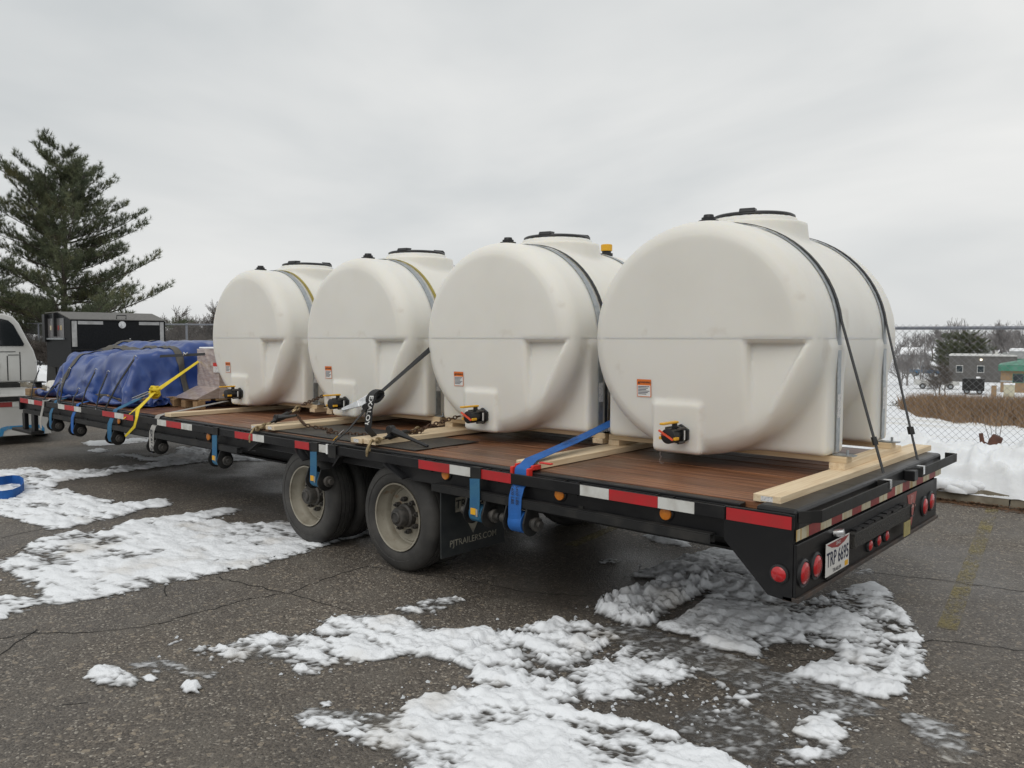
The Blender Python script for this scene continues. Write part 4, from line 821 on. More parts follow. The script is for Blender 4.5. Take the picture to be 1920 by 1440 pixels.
# storage tray across the rear panel
tr_ = MB().box(.0045, .045, .66, 1.66, .592, .672).build('rear_tray', mat('gritty black plate', (.018, .017, .016), .7, c2=(.04, .036, .03), ns=60, bump=.8, bs=90), TR, bevel=.004); MB().box(.0455, .05, 1.50, 1.62, .50, .585).build('inspection_tag', mat('aged yellow tag', (.40, .34, .14), .6, c2=(.3, .25, .1), ns=30), TR)
rg_ = random.Random(3); q = MB()
for i in range(9): yy = .72+i*.1; q.box(.006, .03+.015*rg_.random(), yy, yy+.06+.03*rg_.random(), .673, .678+.012*rg_.random())
q.build('torn_liner', PLAST, tr_)
MB().tube([(.05, 1.66+.04*math.cos(a), .64+.04*math.sin(a)) for a in np.linspace(0, 6.28, 17)[:-1]], .003, 5, closed=True).build('wire_loop', PLAST, TR)
# triangular badge
bd = MB().prism([(.0045, 1.70, .715), (.0045, 1.90, .715), (.0045, 1.80, .51)], (.002, 0, 0)).build('badge', mat('faded red badge', (.36, .07, .06), .5, c2=(.30, .10, .09), ns=20), TR); lettering(MB(), 'PJ', (.0075, 1.80, .675), (0, 1, 0), (0, 0, 1), .055, .02).build('lettering', mat('badge pink', (.50, .28, .25), .6), bd, fix=False)
MB().box(.0066, .0072, 1.72, 1.88, .622, .634).build('badge_band', MATS['badge pink'], bd)
# strap bars behind the tail
for a, b in ((.09, 1.16), (1.72, 2.60)):
    MB().prism([(.062, a+.04, .828), (.062, b, .828), (.062, b, .886), (.062, a+.04, .886)], (.010, 0, 0)).prism([(.064, a+.04, .828), (-.003, a-.05, .828), (-.003, a-.05, .886), (.064, a+.04, .886)], (.009, .004, 0)).box(-.003, .0615, b-.012, b, .828, .886).build('strap_bar', BLKM, TR, bevel=.003)
MB().box(-.003, .06, 1.64, 1.719, .815, .88).build('bar_bracket', BLK, TR, bevel=.006)
# licence plate
LP = MB().box(.024, .0262, .315, .635, .516, .682).build('licence_plate', PLATEW, TR, bevel=.004)
MB().add([(.0275, .325, .676), (.0275, .625, .676), (.0275, .56, .652), (.0275, .475, .640), (.0275, .39, .652)], [(0, 1, 2, 3, 4)]).build('plate_band', REDO, LP, fix=False)
lettering(MB(), 'TRP 6695', (.0275, .475, .594), (0, 1, 0), (0, 0, 1), .074, .012, .74).build('lettering', INKB, LP, fix=False); lettering(MB(), 'OHIO', (.0285, .475, .662), (0, 1, 0), (0, 0, 1), .018, .0).build('lettering', WHITE, LP, fix=False); lettering(MB(), 'TRAILER', (.0275, .465, .533), (0, 1, 0), (0, 0, 1), .019, .01, 1.2).build('lettering', INK, LP, fix=False)
MB().box(.0265, .0275, .575, .620, .522, .548).build('sticker', YPL, LP); MB().box(.004, .0235, .34, .61, .50, .516).build('plate_bracket', BLK, TR)
MB().lathe([(.02, 0), (.02, .05)], (.004, .475, .705), (1, .2, .2), 12).build('plate_lamp', CHROME, TR, smooth=40)
# ------------------------------------------------------------------ toolbox on the neck
TB = empty('toolbox', (-11.9, 1.55, 1.22), 'large black steel toolbox with grey lid and white tape edges, on the trailer neck', 'toolbox')
LID = mat('grey tread lid', (.13, .125, .115), .6, c2=(.10, .095, .09), ns=20, bump=.3, bs=40); BOXD = mat('black tread plate', (.006, .007, .008), .5, c2=(.012, .013, .015), ns=60, bump=.3, bs=50, spec=.2)
xa, xb, ya, yb = -12.40, -11.36, .86, 2.28
MB().prism([(xa, ya, 1.225), (xb, ya, 1.225), (xb, ya, 1.945), (-11.86, ya, 2.06), (xa, ya, 2.055)], (0, yb-ya, 0)).build('body', BOXD, TB, bevel=.006)
MB().prism([(xb+.02, ya-.01, 1.950), (xb+.02, ya-.01, 1.965), (-11.86, ya-.01, 2.083), (xa-.01, ya-.01, 2.078), (xa-.01, ya-.01, 2.0645), (-11.86, ya-.01, 2.068)], (0, yb-ya+.02, 0)).build('lid', LID, TB, bevel=.004)
WT = mat('worn white tape', (.50, .50, .49), .6, c2=(.36, .36, .35), ns=12)
for q in ((ya+.015, ya+.085, 1.55, 1.935), (yb-.09, yb-.03, 1.55, 1.935), (ya+.10, ya+.46, 1.885, 1.935), (yb-.42, yb-.10, 1.885, 1.935)): MB().box(xb+.001, xb+.004, *q).build('edge_tape', WT, TB)
MB().lathe([(.055, 0), (.055, .012), (.02, .014)], (xb+.001, 1.60, 1.885), (1, 0, 0), 16).box(xb+.013, xb+.03, 1.585, 1.63, 1.865, 1.905).build('latch', CHROME, TB); MB().tube([(xb-.02, 1.53, 1.965), (xb-.01, 1.53, 2.03), (xb-.01, 1.67, 2.03), (xb-.02, 1.67, 1.965)], .008, 6).build('handle', PLAST, TB)
MB().box(xb+.001, xb+.004, 1.71, 1.725, 1.66, 1.675).build('rivet', WHITE, TB); MB().box(xb+.001, xb+.006, ya, yb, 1.50, 1.512).build('rib', BLKM, TB)
sp = MB().box(-12.30, -11.62, ya-.006, ya-.001, 1.68, 1.98).build('side_window', mat('glossy side panel', (.10, .10, .105), .25, c2=(.16, .15, .15), ns=5), TB)
for i in range(5): MB().box(-12.20+i*.11, -12.14+i*.11, ya-.009, ya-.0065, 1.80, 1.87).build('stripe', REDO if i % 2 else CRMT, sp)
MB().box(-12.36, -11.58, ya-.03, ya-.0062, 1.655, 1.679).build('side_ledge', GALV, TB)
MB().box(-12.42, -12.31, ya-.05, ya-.001, 1.62, 2.05).build('side_strap', PLAST, TB); MB().box(-11.96, -11.91, ya-.05, ya-.0095, 1.70, 2.06).build('side_strap', PLAST, TB)

# ------------------------------------------------------------------ leg tanks
def surfnet(fn, lo, hi, h):
    ax = [np.arange(lo[i], hi[i]+h, h) for i in range(3)]; X, Y, Z = np.meshgrid(*ax, indexing='ij'); V = fn(X, Y, Z).astype(np.float32); n = V.shape
    cs = (n[0]-1, n[1]-1, n[2]-1); S = np.zeros(cs+(3,), np.float32); C = np.zeros(cs, np.float32); E = []
    G = np.stack([X, Y, Z], -1).astype(np.float32)
    for a in range(3):
        s0 = [slice(None)]*3; s1 = [slice(None)]*3; s0[a] = slice(0, -1); s1[a] = slice(1, None); v0 = V[tuple(s0)]; v1 = V[tuple(s1)]; cr_ = (v0 < 0) != (v1 < 0)
        t = np.where(cr_, v0/np.where(np.abs(v0-v1) > 1e-9, v0-v1, 1), 0)[..., None]; P = (G[tuple(s0)]*(1-t)+G[tuple(s1)]*t)*cr_[..., None]
        o = [i for i in range(3) if i != a]
        for d0 in (0, 1):
            for d1 in (0, 1):      # edge belongs to cells offset by -d
                src = [slice(None)]*3; dst = [slice(None)]*3
                for ax_, d in ((o[0], d0), (o[1], d1)):
                    src[ax_] = slice(d, n[ax_]-1+d); dst[ax_] = slice(0, n[ax_]-1)
                S[tuple(dst)] += P[tuple(src)]; C[tuple(dst)] += cr_[tuple(src)]
        E.append((a, o, cr_, v0 < 0))
    on = C > 0; idx = -np.ones(cs, np.int64); idx[on] = np.arange(on.sum()); VV = S[on]/C[on][:, None]; FF = []
    for a, o, cr_, neg in E:
        I = np.argwhere(cr_); I = I[(I[:, o[0]] > 0) & (I[:, o[1]] > 0) & (I[:, o[0]] < cs[o[0]]) & (I[:, o[1]] < cs[o[1]])]
        def c(d0, d1): J = I.copy(); J[:, o[0]] -= d0; J[:, o[1]] -= d1; return idx[J[:, 0], J[:, 1], J[:, 2]]
        q = np.stack([c(1, 1), c(0, 1), c(0, 0), c(1, 0)], 1); fl = neg[I[:, 0], I[:, 1], I[:, 2]]
        if a == 1: fl = ~fl
        q[~fl] = q[~fl][:, ::-1]; FF.append(q)
    return VV, np.concatenate(FF)
def smin(a, b, k): h = np.clip(.5+.5*(b-a)/k, 0, 1); return b*(1-h)+a*h-k*h*(1-h)
def rbox(X, Y, Z, c, hh, r):
    q = [np.abs(P-c[i])-(hh[i]-r) for i, P in enumerate((X, Y, Z))]
    return np.sqrt(sum(np.maximum(k, 0)**2 for k in q))+np.minimum(np.maximum(np.maximum(q[0], q[1]), q[2]), 0)-r
TRD, THL = .722, .795
EX = 1.052; THX = TRD*EX
TANKW = THX                    # radius and half length
def tank_sdf(X, Y, Z):
    z = Z-.682; r = np.sqrt((X/EX)**2+z*z); rd = .12
    a = r-(TRD-rd); b = np.abs(Y)-(THL-rd)+.030*np.clip(r/TRD, 0, 1)**2
    f = np.minimum(np.maximum(a, b), 0)+np.sqrt(np.maximum(a, 0)**2+np.maximum(b, 0)**2)-rd
    for s in (-1, 1): f = smin(f, rbox(X, Y, Z, (0, s*.41, .33), (.762, .135, .33), .035), .05)
    f = smin(f, rbox(X, Y, Z, (-.075, -.635, .13), (.172, .168, .16), .028), .025)
    rn = np.sqrt((X-.03)**2+Y*Y); f = smin(f, np.maximum(rn-(.362-.12*(Z-1.3)), np.maximum(Z-1.440, .9-Z)), .03)
    f = smin(f, np.maximum(rn-.285, np.maximum(Z-1.478, .9-Z)), .018)
    t = np.clip((.655-Z)/.56, -.2, 1.2); dep = .070*(1-t)
    pk = np.maximum(np.maximum(.37+.03*t-X, X-(.69-.28*t)), np.maximum(Z-.655, (Y+THL-.012-dep)*.95))
    f = -smin(-f, pk, .045); return f
V_, F_ = surfnet(tank_sdf, (-.82, -.86, -.06), (.82, .86, 1.53), .0148)
TANKME = npmesh('tank_body', V_, F_)
def band_path(y, extra=0., a0=0., a1=180., n=30, down=.02):
    P = [(THX+extra+.004, y, down), (THX+extra+.004, y, .40), (THX+extra+.003, y, .62)] if a0 <= 0 else []
    for i in range(n+1): a = R(a0+(a1-a0)*i/n); P.append(((THX+extra)*math.cos(a), y, .682+(TRD+extra)*math.sin(a)))
    if a1 >= 180: P += [(-THX-extra-.003, y, .62), (-THX-extra-.004, y, .40), (-THX-extra-.004, y, down)]
    return P
def march(o, d, lo, hi):             # distance along a ray to the tank surface, from inside
    for _ in range(40):
        m_ = (lo+hi)/2; v = float(tank_sdf(*[np.array([o[i]+d[i]*m_]) for i in range(3)])[0]); lo, hi = (m_, hi) if v < 0 else (lo, m_)
    return lo
SEAM = []
for i in range(120):
    a = 2*math.pi*i/120; c, s = math.cos(a), math.sin(a); t = march((0, 0, .682), (c, s, 0), .3, 1.2)+.0016; SEAM.append((c*t, s*t))
def face_y(x, z): return -march((x, 0, z), (0, -1, 0), .3, 1.0)
def make_tank(loc, label, valve_red):
    root = empty('leg_tank', (0, 0, 0), label, 'tank', 'white leg tanks on the trailer')
    body = obj('tank_body', TANKME, HDPE, root, smooth=180)
    q = MB(); P = SEAM; n = len(P); q.add([(x_, y_, z_) for z_ in (.6785, .6855) for x_, y_ in P], [(i, (i+1) % n, n+(i+1) % n, n+i) for i in range(n)]); q.build('mould_seam', HDPE, root, smooth=60)
    for y_ in (-.41, .41):
        bd_ = MB().ribbon(band_path(y_, .007), (0, 1, 0), .052, .005).build('steel_band', GALV, root, smooth=40)
        for s in (-1, 1): MB().box(s*(THX+.055)-.06, s*(THX+.055)+.06, y_-.03, y_+.03, .0015, .008).tube([(s*(THX+.07), y_, .006), (s*(THX+.07), y_, .035)], .008, 6).build('band_foot', GALV, bd_)
        MB().ribbon([(THX+.0155, y_, .22), (THX+.0155, y_, .36)], (0, 1, 0), .050, .001).build('band_label', PAPER, bd_)
    lid = MB().lathe([(.266, 0), (.272, .005), (.270, .016), (.256, .024), (.15, .034), (0, .038)], (.03, 0, 1.479), (0, 0, 1), 48).build('lid', PLAST, root, smooth=35)
    for a in (.9, 2.9, 5.0):
        c, s = math.cos(a), math.sin(a); MB().prism([(.03+c*.272-s*.05, s*.272+c*.05, 1.497), (.03+c*.272+s*.05, s*.272-c*.05, 1.497), (.03+c*.18+s*.05, s*.18-c*.05, 1.502), (.03+c*.18-s*.05, s*.18+c*.05, 1.502)], (-c*.02, -s*.02, .026)).build('lid_lug', PLAST, lid, bevel=.006)
    MB().lathe([(.062, -.01), (.062, .014), (.044, .018), (.044, .032), (.034, .034), (.03, .05)], (0, -.56, 1.402), (0, 0, 1), 18).build('vent_cap', PLAST, root, smooth=35)
    # outlet valve on the sump
    vx, vz, vy = -.03, .095, -.804
    fl = MB().lathe([(.062, .0), (.062, .020), (.048, .022), (.048, .034)], (vx, vy, vz), (0, -1, 0), 6, phase=.52).build('valve_flange', PLAST, root, bevel=.003)
    vb = MB().lathe([(.052, .035), (.052, .062), (.040, .064), (.040, .105), (.046, .108), (.046, .165), (.034, .168)], (vx, vy, vz), (0, -1, 0), 22).build('valve_body', PLAST, root, smooth=35)
    for sx in (-1, 1):
        for sz in (-1, 1): MB().tube([(vx+sx*.042, vy-.045, vz+sz*.042), (vx+sx*.042, vy-.115, vz+sz*.042)], .008, 8).build('bolt', HUB, vb)
    MB().box(vx+.0535, vx+.056, vy-.066, vy-.056, vz-.028, vz+.03).build('valve_mark', WHITE, vb)
    MB().tube([(vx, vy-.085, vz+.04), (vx, vy-.085, vz+.072)], .017, 10).build('valve_stem', PLAST, vb)
    MB().box(vx-.017, vx+.017, vy-.235, vy-.062, vz+.0725, vz+.086).build('valve_handle', YPL, vb, bevel=.005)
    for sx in (-1, 1): MB().box(vx+sx*.050-.008, vx+sx*.050+.008, vy-.172, vy-.128, vz-.022, vz-.004).build('cam_arm', YPL, vb, bevel=.003)
    if valve_red: MB().beam((vx+.04, vy-.170, vz-.02), (vx-.05, vy-.185, vz+.035), .014, .010).tube([(vx+.05, vy-.15, vz-.02), (vx-.05, vy-.172, vz+.01)], .0022, 5).build('seal_tag', ORPL, vb)
    # warning label
    lx, lz = (-.315, .37); c0 = Vector((lx, face_y(lx, lz), lz)); xd = Vector((.1, face_y(lx+.05, lz)-face_y(lx-.05, lz), 0)).normalized(); zd = Vector((0, face_y(lx, lz+.05)-face_y(lx, lz-.05), .1)).normalized(); nv_ = xd.cross(zd).normalized()
    def patch(x0, x1, z0, z1, o): return [tuple(c0+xd*x_+zd*z_+nv_*(o+.001)) for x_, z_ in ((x0, z0), (x1, z0), (x1, z1), (x0, z1))]
    wl = MB().add(patch(-.054, .054, -.062, .050, .002), [(0, 1, 2, 3)]).build('warning_label', ORANGE, root, fix=False)
    MB().add(patch(-.049, .049, -.058, .012, .0028), [(0, 1, 2, 3)]).build('label_text_field', WHITE, wl, fix=False)
    q = MB()
    for i in range(6): q.add(patch(-.044, .042-.012*(i % 3), .002-i*.0095, .0065-i*.0095, .0034), [(0, 1, 2, 3)])
    q.build('text_lines', INKB, wl, fix=False); lettering(MB(), 'WARNING', c0+xd*.010+zd*.031+nv_*.0046, xd, zd, .0125, .02).build('lettering', INK, wl, fix=False)
    q = MB().add([tuple(c0+xd*x_+zd*z_+nv_*.0046) for x_, z_ in ((-.047, .022), (-.029, .022), (-.038, .040))], [(0, 1, 2)]); q.build('warning_triangle', INK, wl, fix=False)
    root.location = loc; return root
TX = [-1.005, -2.700, -4.430, -6.280]; TY = 1.575; TZ = 1.0
LB = ['white leg tank at the trailer tail, two black straps running down to the tail bar', 'white leg tank second from the trailer tail, with a yellow-capped fitting behind its neck', 'white leg tank third from the trailer tail, behind the ratchet handle', 'white leg tank fourth from the tail, standing next to the blue tarp']
for i, x_ in enumerate(TX):
    t = make_tank((x_, TY, TZ), LB[i], i in (0, 1))
    if i == 1: MB().lathe([(.055, -.02), (.055, .02), (.04, .022), (.04, .04)], (x_+.10, TY+.60, TZ+1.396), (0, 0, 1), 16).build('fitting', PLAST, t, smooth=35); MB().lathe([(.05, 0), (.05, .05), (.044, .056)], (x_+.10, TY+.60, TZ+1.437), (0, 0, 1), 16).build('yellow_cap', YPL, t, smooth=35)
# straps lying over the tanks
def over(i, y, extra, a0, a1, width, m, label, cat='strap', pre=(), post=(), name='tank_strap', group=None):
    P = [(x_+TX[i], y_+TY, z_+TZ) for x_, y_, z_ in band_path(y, extra, a0, a1, down=.05)]
    P = list(pre)+P+list(post); return tag(MB().ribbon(P, (0, 1, 0), width, .003).build(name, m, smooth=50), label, cat, group)
for k_, (yo, tail, lab) in enumerate([(-.38, (.045, 1.13, .895), 'black webbing strap from the tail tank to the tail bar, beside its licence plate end'), (.435, (.045, 1.78, .895), 'black webbing strap from the tail tank to the far length of the tail bar')]):
    a = R(8); P = [(TX[0]+(THX+.014)*math.cos(q_), TY+yo, TZ+.682+(TRD+.014)*math.sin(q_)) for q_ in np.linspace(R(172), a, 34)]
    tl = Vector(tail); b0 = Vector(P[-1]); P += [tuple(b0.lerp(tl, t)) for t in (.25, .5, .75, .96)]
    n_ = len(P); s_ = MB().ribbon(P, (0, 1, 0), [.036]*n_, .004).build('tie_down_strap', BLKW, smooth=50); tag(s_, lab, 'strap', 'black straps over the tail tank')
    MB().box(.0735, .0765, tl.y-.018, tl.y+.018, .845, .892).box(.036, .0765, tl.y-.018, tl.y+.018, .8922, .896).build('hook', CHROME, s_); MB().beam(b0.lerp(tl, .74), b0.lerp(tl, .79), .040, .012).build('buckle', BLKM, s_)
over(1, -.345, .012, 0, 150, .034, BLKW, 'black webbing strap over the second tank beside its steel band', post=())
over(2, -.345, .012, 20, 165, .030, OLIVE, 'olive yellow webbing strap over the third tank beside its steel band')
over(3, -.345, .012, 20, 150, .030, OLIVE, 'olive yellow webbing strap over the fourth tank near the blue tarp')

# ------------------------------------------------------------------ timber under the tanks
FRL = ['wooden skid frame under the tail tank', 'wooden skid frame under the second tank from the tail', 'wooden skid frame under the third tank from the tail', 'wooden skid frame under the fourth tank, beside the wrapped pallet']
for i, x_ in enumerate(TX):
    r = empty('skid_frame', (x_, TY, .925), FRL[i], 'wooden frame', 'skid frames under the tanks'); xa = x_+.84; xb = x_-.815
    for y_ in (-.41, .41): MB().box(xb, xa, TY+y_-.047+(.01 if i % 2 else 0), TY+y_+.047, .9625, .999).build('skid_beam', LUMBER, r, bevel=.002, seg=1)
    for s, x0 in ((1, xa-.005), (-1, xb+.095)): MB().box(x0-.09, x0, TY-.47, TY+.60, .9245, .962).build('cross_board', LUMBERY, r, bevel=.002, seg=1)
def board(x0, x1, y0, y1, label, z0=DZ+.0015, sticker=True, tw=0., zt=.038):
    o = empty('lumber_board', ((x0+x1)/2, y0, z0), label, 'board', 'boards laid across the deck'); m = MB().box(x0, x1, y0, y1, z0, z0+zt)
    if tw: m.v = [(x_+tw*(y_-y0), y_, z_) for x_, y_, z_ in m.v]
    m.build('plank', LUMBERY, o, bevel=.003)
    if sticker: MB().box((x0+x1)/2-.03, (x0+x1)/2+.03, y0-.0012, y0-.0003, z0+.006, z0+.031).build('end_sticker', PAPER, o)
board(-.262, -.122, .12, 2.62, 'thick pale board along the tail edge under the tail tank frame', tw=.01)
board(-1.83, -1.64, .135, 2.42, 'pale board whose end is pinned by the red corner protector', sticker=False, tw=-.02)
board(-3.47, -3.335, .09, 2.4, 'pale board beside the gold chain hook with a paper end sticker', z0=DZ+.009)
board(-3.325, -3.185, .10, 2.4, 'pale board under the binder lever between second and third tanks', z0=DZ+.009, sticker=False)
board(-4.88, -4.795, .07, 2.3, 'narrow pale board left of its stickered twin before the third tank', z0=DZ+.0015); board(-4.70, -4.565, .105, 2.3, 'pale board with end sticker under the black load binder', z0=DZ+.009)
board(-6.545, -6.41, .065, 2.3, 'pale board beside the grey strap in front of the fourth tank', sticker=False)

# ------------------------------------------------------------------ straps on the winches
def roll(o, xs, m, r=.058): MB().lathe([(.032, -.052), (r, -.052), (r, .052), (.032, .052)], (xs, .035, .575), (1, 0, 0), 22).build('roll', m, o, smooth=40)
def sx(P): return [tuple(p) for p in P]
EDGE = lambda x_: [(x_, -.024, .575), (x_, -.024, .66), (x_, -.0185, .73), (x_, .004, .785), (x_, .028, .805), (x_, .034, .85), (x_, .048, .884), (x_, .075, .894)]
HL = {'mud': 'faded blue strap with black hook hanging beside the mud flap', 'wheel': 'faded blue strap with black hook hanging in front of the front wheel', 'mid': 'faded blue strap with black hook hanging ahead of the wheels'}
for k_ in ('mud', 'wheel', 'mid'):
    x_ = WX[k_]; o = empty('ratchet_strap', (x_, 0, .55), HL[k_], 'strap', 'straps hooked on the rail')
    MB().ribbon([(x_-.005, -.016, .80), (x_, -.020, .74), (x_+.004, -.024, .66), (x_+.002, -.026, .60), (x_, -.018, .545)], (1, 0, 0), .085, .004).build('webbing', BLUED, o, smooth=60); roll(o, x_, BLUED)
    MB().box(x_-.04, x_+.04, -.012, -.004, .775, .872).box(x_-.04, x_+.04, -.0035, .020, .8665, .872).build('flat_hook', BLKM, o, bevel=.002); MB().box(x_-.025, x_+.018, -.034, -.029, .575, .615).build('care_tag', YPL, o); MB().box(x_+.02, x_+.034, -.033, -.029, .565, .612).build('tag_fold', GRYW, o)
# bright blue strap with red corner protector
x_ = WX['bright']; e0 = np.array([x_+.005, .120, .942]); e1 = XP(1165, 783, -1.85)
o = empty('ratchet_strap', (x_, 0, .5), 'bright blue strap over a red corner protector between the tail tank and second tank', 'strap')
dv = e1-e0; P = EDGE(x_)[:5]+[(x_, .030, .85), (x_, .034, .890), (x_+.001, .044, .903), (x_+.002, .072, .912)]+[tuple(e0+dv*t+np.array([0, 0, -.010*math.sin(math.pi*t)])) for t in (.0, .2, .4, .6, .8, 1., 1.25)]
P = [(x_+.0, -.012, .535)]+P[0:]; MB().ribbon(P, (1, .08, 0), .094, .004).build('webbing', BLUE, o, smooth=60); roll(o, x_, BLUE, .066)
dn = Vector(dv).normalized(); sv_ = Vector((1, .08, 0)); sv_ = (sv_-dn*sv_.dot(dn)).normalized(); nn_ = sv_.cross(dn); nn_ = nn_ if nn_.z > 0 else -nn_
q = MB(); c0 = Vector(e0)+dn*.50+nn_*.006; lettering(q, 'EXALOY', c0-sv_*.012, dn, -sv_ if (-sv_).dot(Vector((0, 0, 1))) > 0 else sv_, .032, .02, 1.2); lettering(q, '5400 LBS', c0+sv_*.028-dn*.02, dn, -sv_, .017, .01, 1.1); q.build('lettering', INKB, o, fix=False)
q = MB(); lettering(q, '5400 LBS', (x_-.018, -.0272, .745), (0, 0, -1), (1, 0, 0), .022, .01); lettering(q, '5400 LBS', (x_+.020, -.0272, .745), (0, 0, -1), (1, 0, 0), .022, .01); q.build('lettering', INK, o, fix=False)
cp = empty('corner_protector', (x_, .05, .86), 'red plastic corner protector under the bright blue strap', 'corner protector')
MB().box(x_-.075, x_-.055, .014, .055, .80, .905).box(x_+.055, x_+.075, .014, .055, .80, .905).build('side_rib', RPL, cp, bevel=.006); MB().box(x_-.075, x_-.055, .056, .13, .888, .918).box(x_+.055, x_+.075, .056, .135, .888, .918).box(x_+.0755, x_+.17, .105, .134, .926, .936).build('top_rib', RPL, cp, bevel=.006)
MB().box(x_-.054, x_+.054, .040, .046, .80, .879).box(x_-.054, x_+.054, .0465, .13, .8865, .8905).build('saddle', RPL, cp)
# grey strap
x_ = WX['grey']; g1 = YP(425, 752, 1.0); o = empty('ratchet_strap', (x_, 0, .5), 'grey lettered strap from its winch over the deck to the fourth tank', 'strap'); P = [(x_, -.012, .535)]+EDGE(x_)+[tuple(np.array([x_, .075, .894])*(1-t)+g1*t) for t in (.05, .35, .7, 1.)]
MB().ribbon(P, (1, .2, 0), .075, .004).build('webbing', GRYW, o, smooth=60); roll(o, x_, GRYW); lettering(MB(), 'EXALOY', (x_, -.0275, .625), (0, 0, -1), (1, 0, 0), .045, .02, 1.1).build('lettering', INK, o, fix=False)
# blue strap to the yellow knot
x_ = WX['knot']; kb = YP(268, 744, .30); kn = YP(290, 735, .36); o = empty('ratchet_strap', (x_, 0, .5), 'weathered blue strap ending in a steel ratchet at the yellow knot', 'strap'); P = [(x_, -.012, .535)]+EDGE(x_)+[tuple(np.array([x_, .075, .894])*(1-t)+kb*t) for t in (.05, .5, 1.)]
MB().ribbon(P, (1, .2, 0), .075, .004).build('webbing', BLUED, o, smooth=60); roll(o, x_, BLUED)
kd = Vector(kn-kb); MB().beam(Vector(kb)-kd*.8, Vector(kb)+kd*.75, .06, .012).beam(Vector(kb)-kd*.8+Vector((0, 0, .028)), Vector(kb)+kd*.6+Vector((0, 0, .028)), .05, .012).tube([Vector(kb)-Vector((.04, .0, -.012)), Vector(kb)+Vector((.04, 0, .012))], .014, 8).build('ratchet', CHROME, o, bevel=.003)
# yellow strap with a knot and two tails
o = empty('tie_down_strap', tuple(kn), 'bright yellow strap knotted at a ratchet and pulled up past the tarp', 'strap'); y1 = YP(402, 657, 1.16)
MB().ribbon([tuple(kn+(y1-kn)*t) for t in (0, .3, .6, 1.)], (.2, 1, .3), [.055, .04, .034, .03], .004).build('webbing', YEL, o, smooth=60)
K = Vector(kn); q = MB(); rk = random.Random(2)
for i in range(6):
    a = i*1.05; q.tube([K+Vector((.055*math.cos(a+t)*(1+.2*rk.random()), .03*math.sin(2*t+a), .045*math.sin(a+t)+.02*math.cos(t*2))) for t in np.linspace(0, 4.2, 10)], .013+.006*rk.random(), 6)
q.build('knot', YEL, o, smooth=60)
ta = YP(232, 785, -.025); tb = YP(262, 768, .02); tcx = YP(252, 800, -.03); td = YP(235, 818, -.03)
MB().ribbon([kn, (np.array(kn)+ta)/2+np.array([0, .0, -.01]), ta], (1, .3, .3), [.05, .045, .03], .004).ribbon([kn, tb+np.array([0, -.02, 0]), YP(256, 785, -.03), tcx, td], (1, .2, .1), [.05, .05, .04, .03, .02], .004).build('loose_tail', YEL, o, smooth=60)
# straps under the tarp
for k_, lab in (('tarp', 'blue strap running from its winch up under the tarp middle'), ('front', 'blue strap running from its winch up under the tarp end by the steps')):
    x_ = WX[k_]; o = empty('ratchet_strap', (x_, 0, .5), lab, 'strap'); P = [(x_, -.012, .535)]+EDGE(x_)+[(x_, .16, .91), (x_, .30, .95)]; MB().ribbon(P, (1, 0, 0), .08, .004).build('webbing', BLUE if k_ == 'tarp' else BLUED, o, smooth=60); roll(o, x_, BLUE)
tag(MB().ribbon([(-9.83, .2, .90), (-9.84, .07, .893), (-9.85, .045, .87), (-9.85, -.006, .872), (-9.86, -.012, .80), (-9.87, -.03, .70), (-9.86, -.05, .60), (-9.85, -.045, .52)], (1, 0, 0), .07, .004).build('loose_strap', GRYW, smooth=60), 'grey strap end hanging loose over the rail near the steps', 'strap')

# ------------------------------------------------------------------ black ratchet strap between second and third tanks
rb = np.array([-3.57, -.012, .84]); rm = YP(682, 772, .16); rt = YP(703, 745, .25); re = YP(812, 650, .86)
o = empty('ratchet_strap', tuple(rb), 'black strap with silver ratchet handle pulled up between the second and third tanks', 'strap')
MB().ribbon([rb+np.array([0, 0, .04]), rb*.5+rm*.5, rm], (1, -.3, .2), .05, .005).build('lower_webbing', BLKW, o); MB().ribbon([rt, rt*.5+re*.5, re, re+(re-rt)*.35], [(1, .2, .1), (.9, .5, .1), (.4, 1, .1), (.3, 1, .1)], [.046, .044, .042, .04], .003).build('upper_webbing', BLKW, o)
MB().box(-3.62, -3.52, -.014, -.005, .775, .872).box(-3.62, -3.52, -.0045, .02, .8662, .872).build('flat_hook', BLKM, o, bevel=.003); MB().box(-3.635, -3.615, -.02, -.006, .80, .875).build('hook_lip', WHITE, o)
hA = YP(641, 768, .10); hB = YP(672, 757, .14); hC = YP(694, 747, .22)
MB().ribbon([hA, hB, hC], (0, .3, 1), [.022, .05, .07], .010).build('handle', CHROME, o, bevel=.002); MB().beam(rm, YP(692, 755, .22), .05, .012).build('ratchet_frame', CHROME, o, bevel=.003); MB().tube([YP(681, 771, .13), YP(681, 771, .19)], .016, 10).build('pivot_bolt', HUB, o); MB().tube([YP(684, 763, .12), YP(690, 758, .30)], .022, 10).build('spindle', BLKM, o)
q = MB(); c = Vector(rt); d_ = Vector(re-rt).normalized()
for i, (r_, s_) in enumerate(((.055, .0), (.046, .006), (.036, -.004))): q.ribbon([c+Vector((0.02, -.01, .01))+d_*(math.cos(a)*r_*1.25)+Vector((0, 0, 1)).cross(d_).cross(d_)*(-math.sin(a)*r_*.8) for a in np.linspace(.4+i, 5.6+i, 16)], Vector((0, 0, 1)).cross(d_), .075+.006*i, .006)
q.build('wound_webbing', BLKW, o, smooth=50)
T0 = YP(699, 742, .19); T1 = YP(691, 790, .17); T2 = YP(690, 805, .15); T3 = YP(702, 818, .20)
MB().ribbon([T0, T0*.5+T1*.5+np.array([-.005, -.01, 0]), T1, T2, T3], (1, .35, 0), .062, .003).build('loose_tail', BLKW, o, smooth=60)
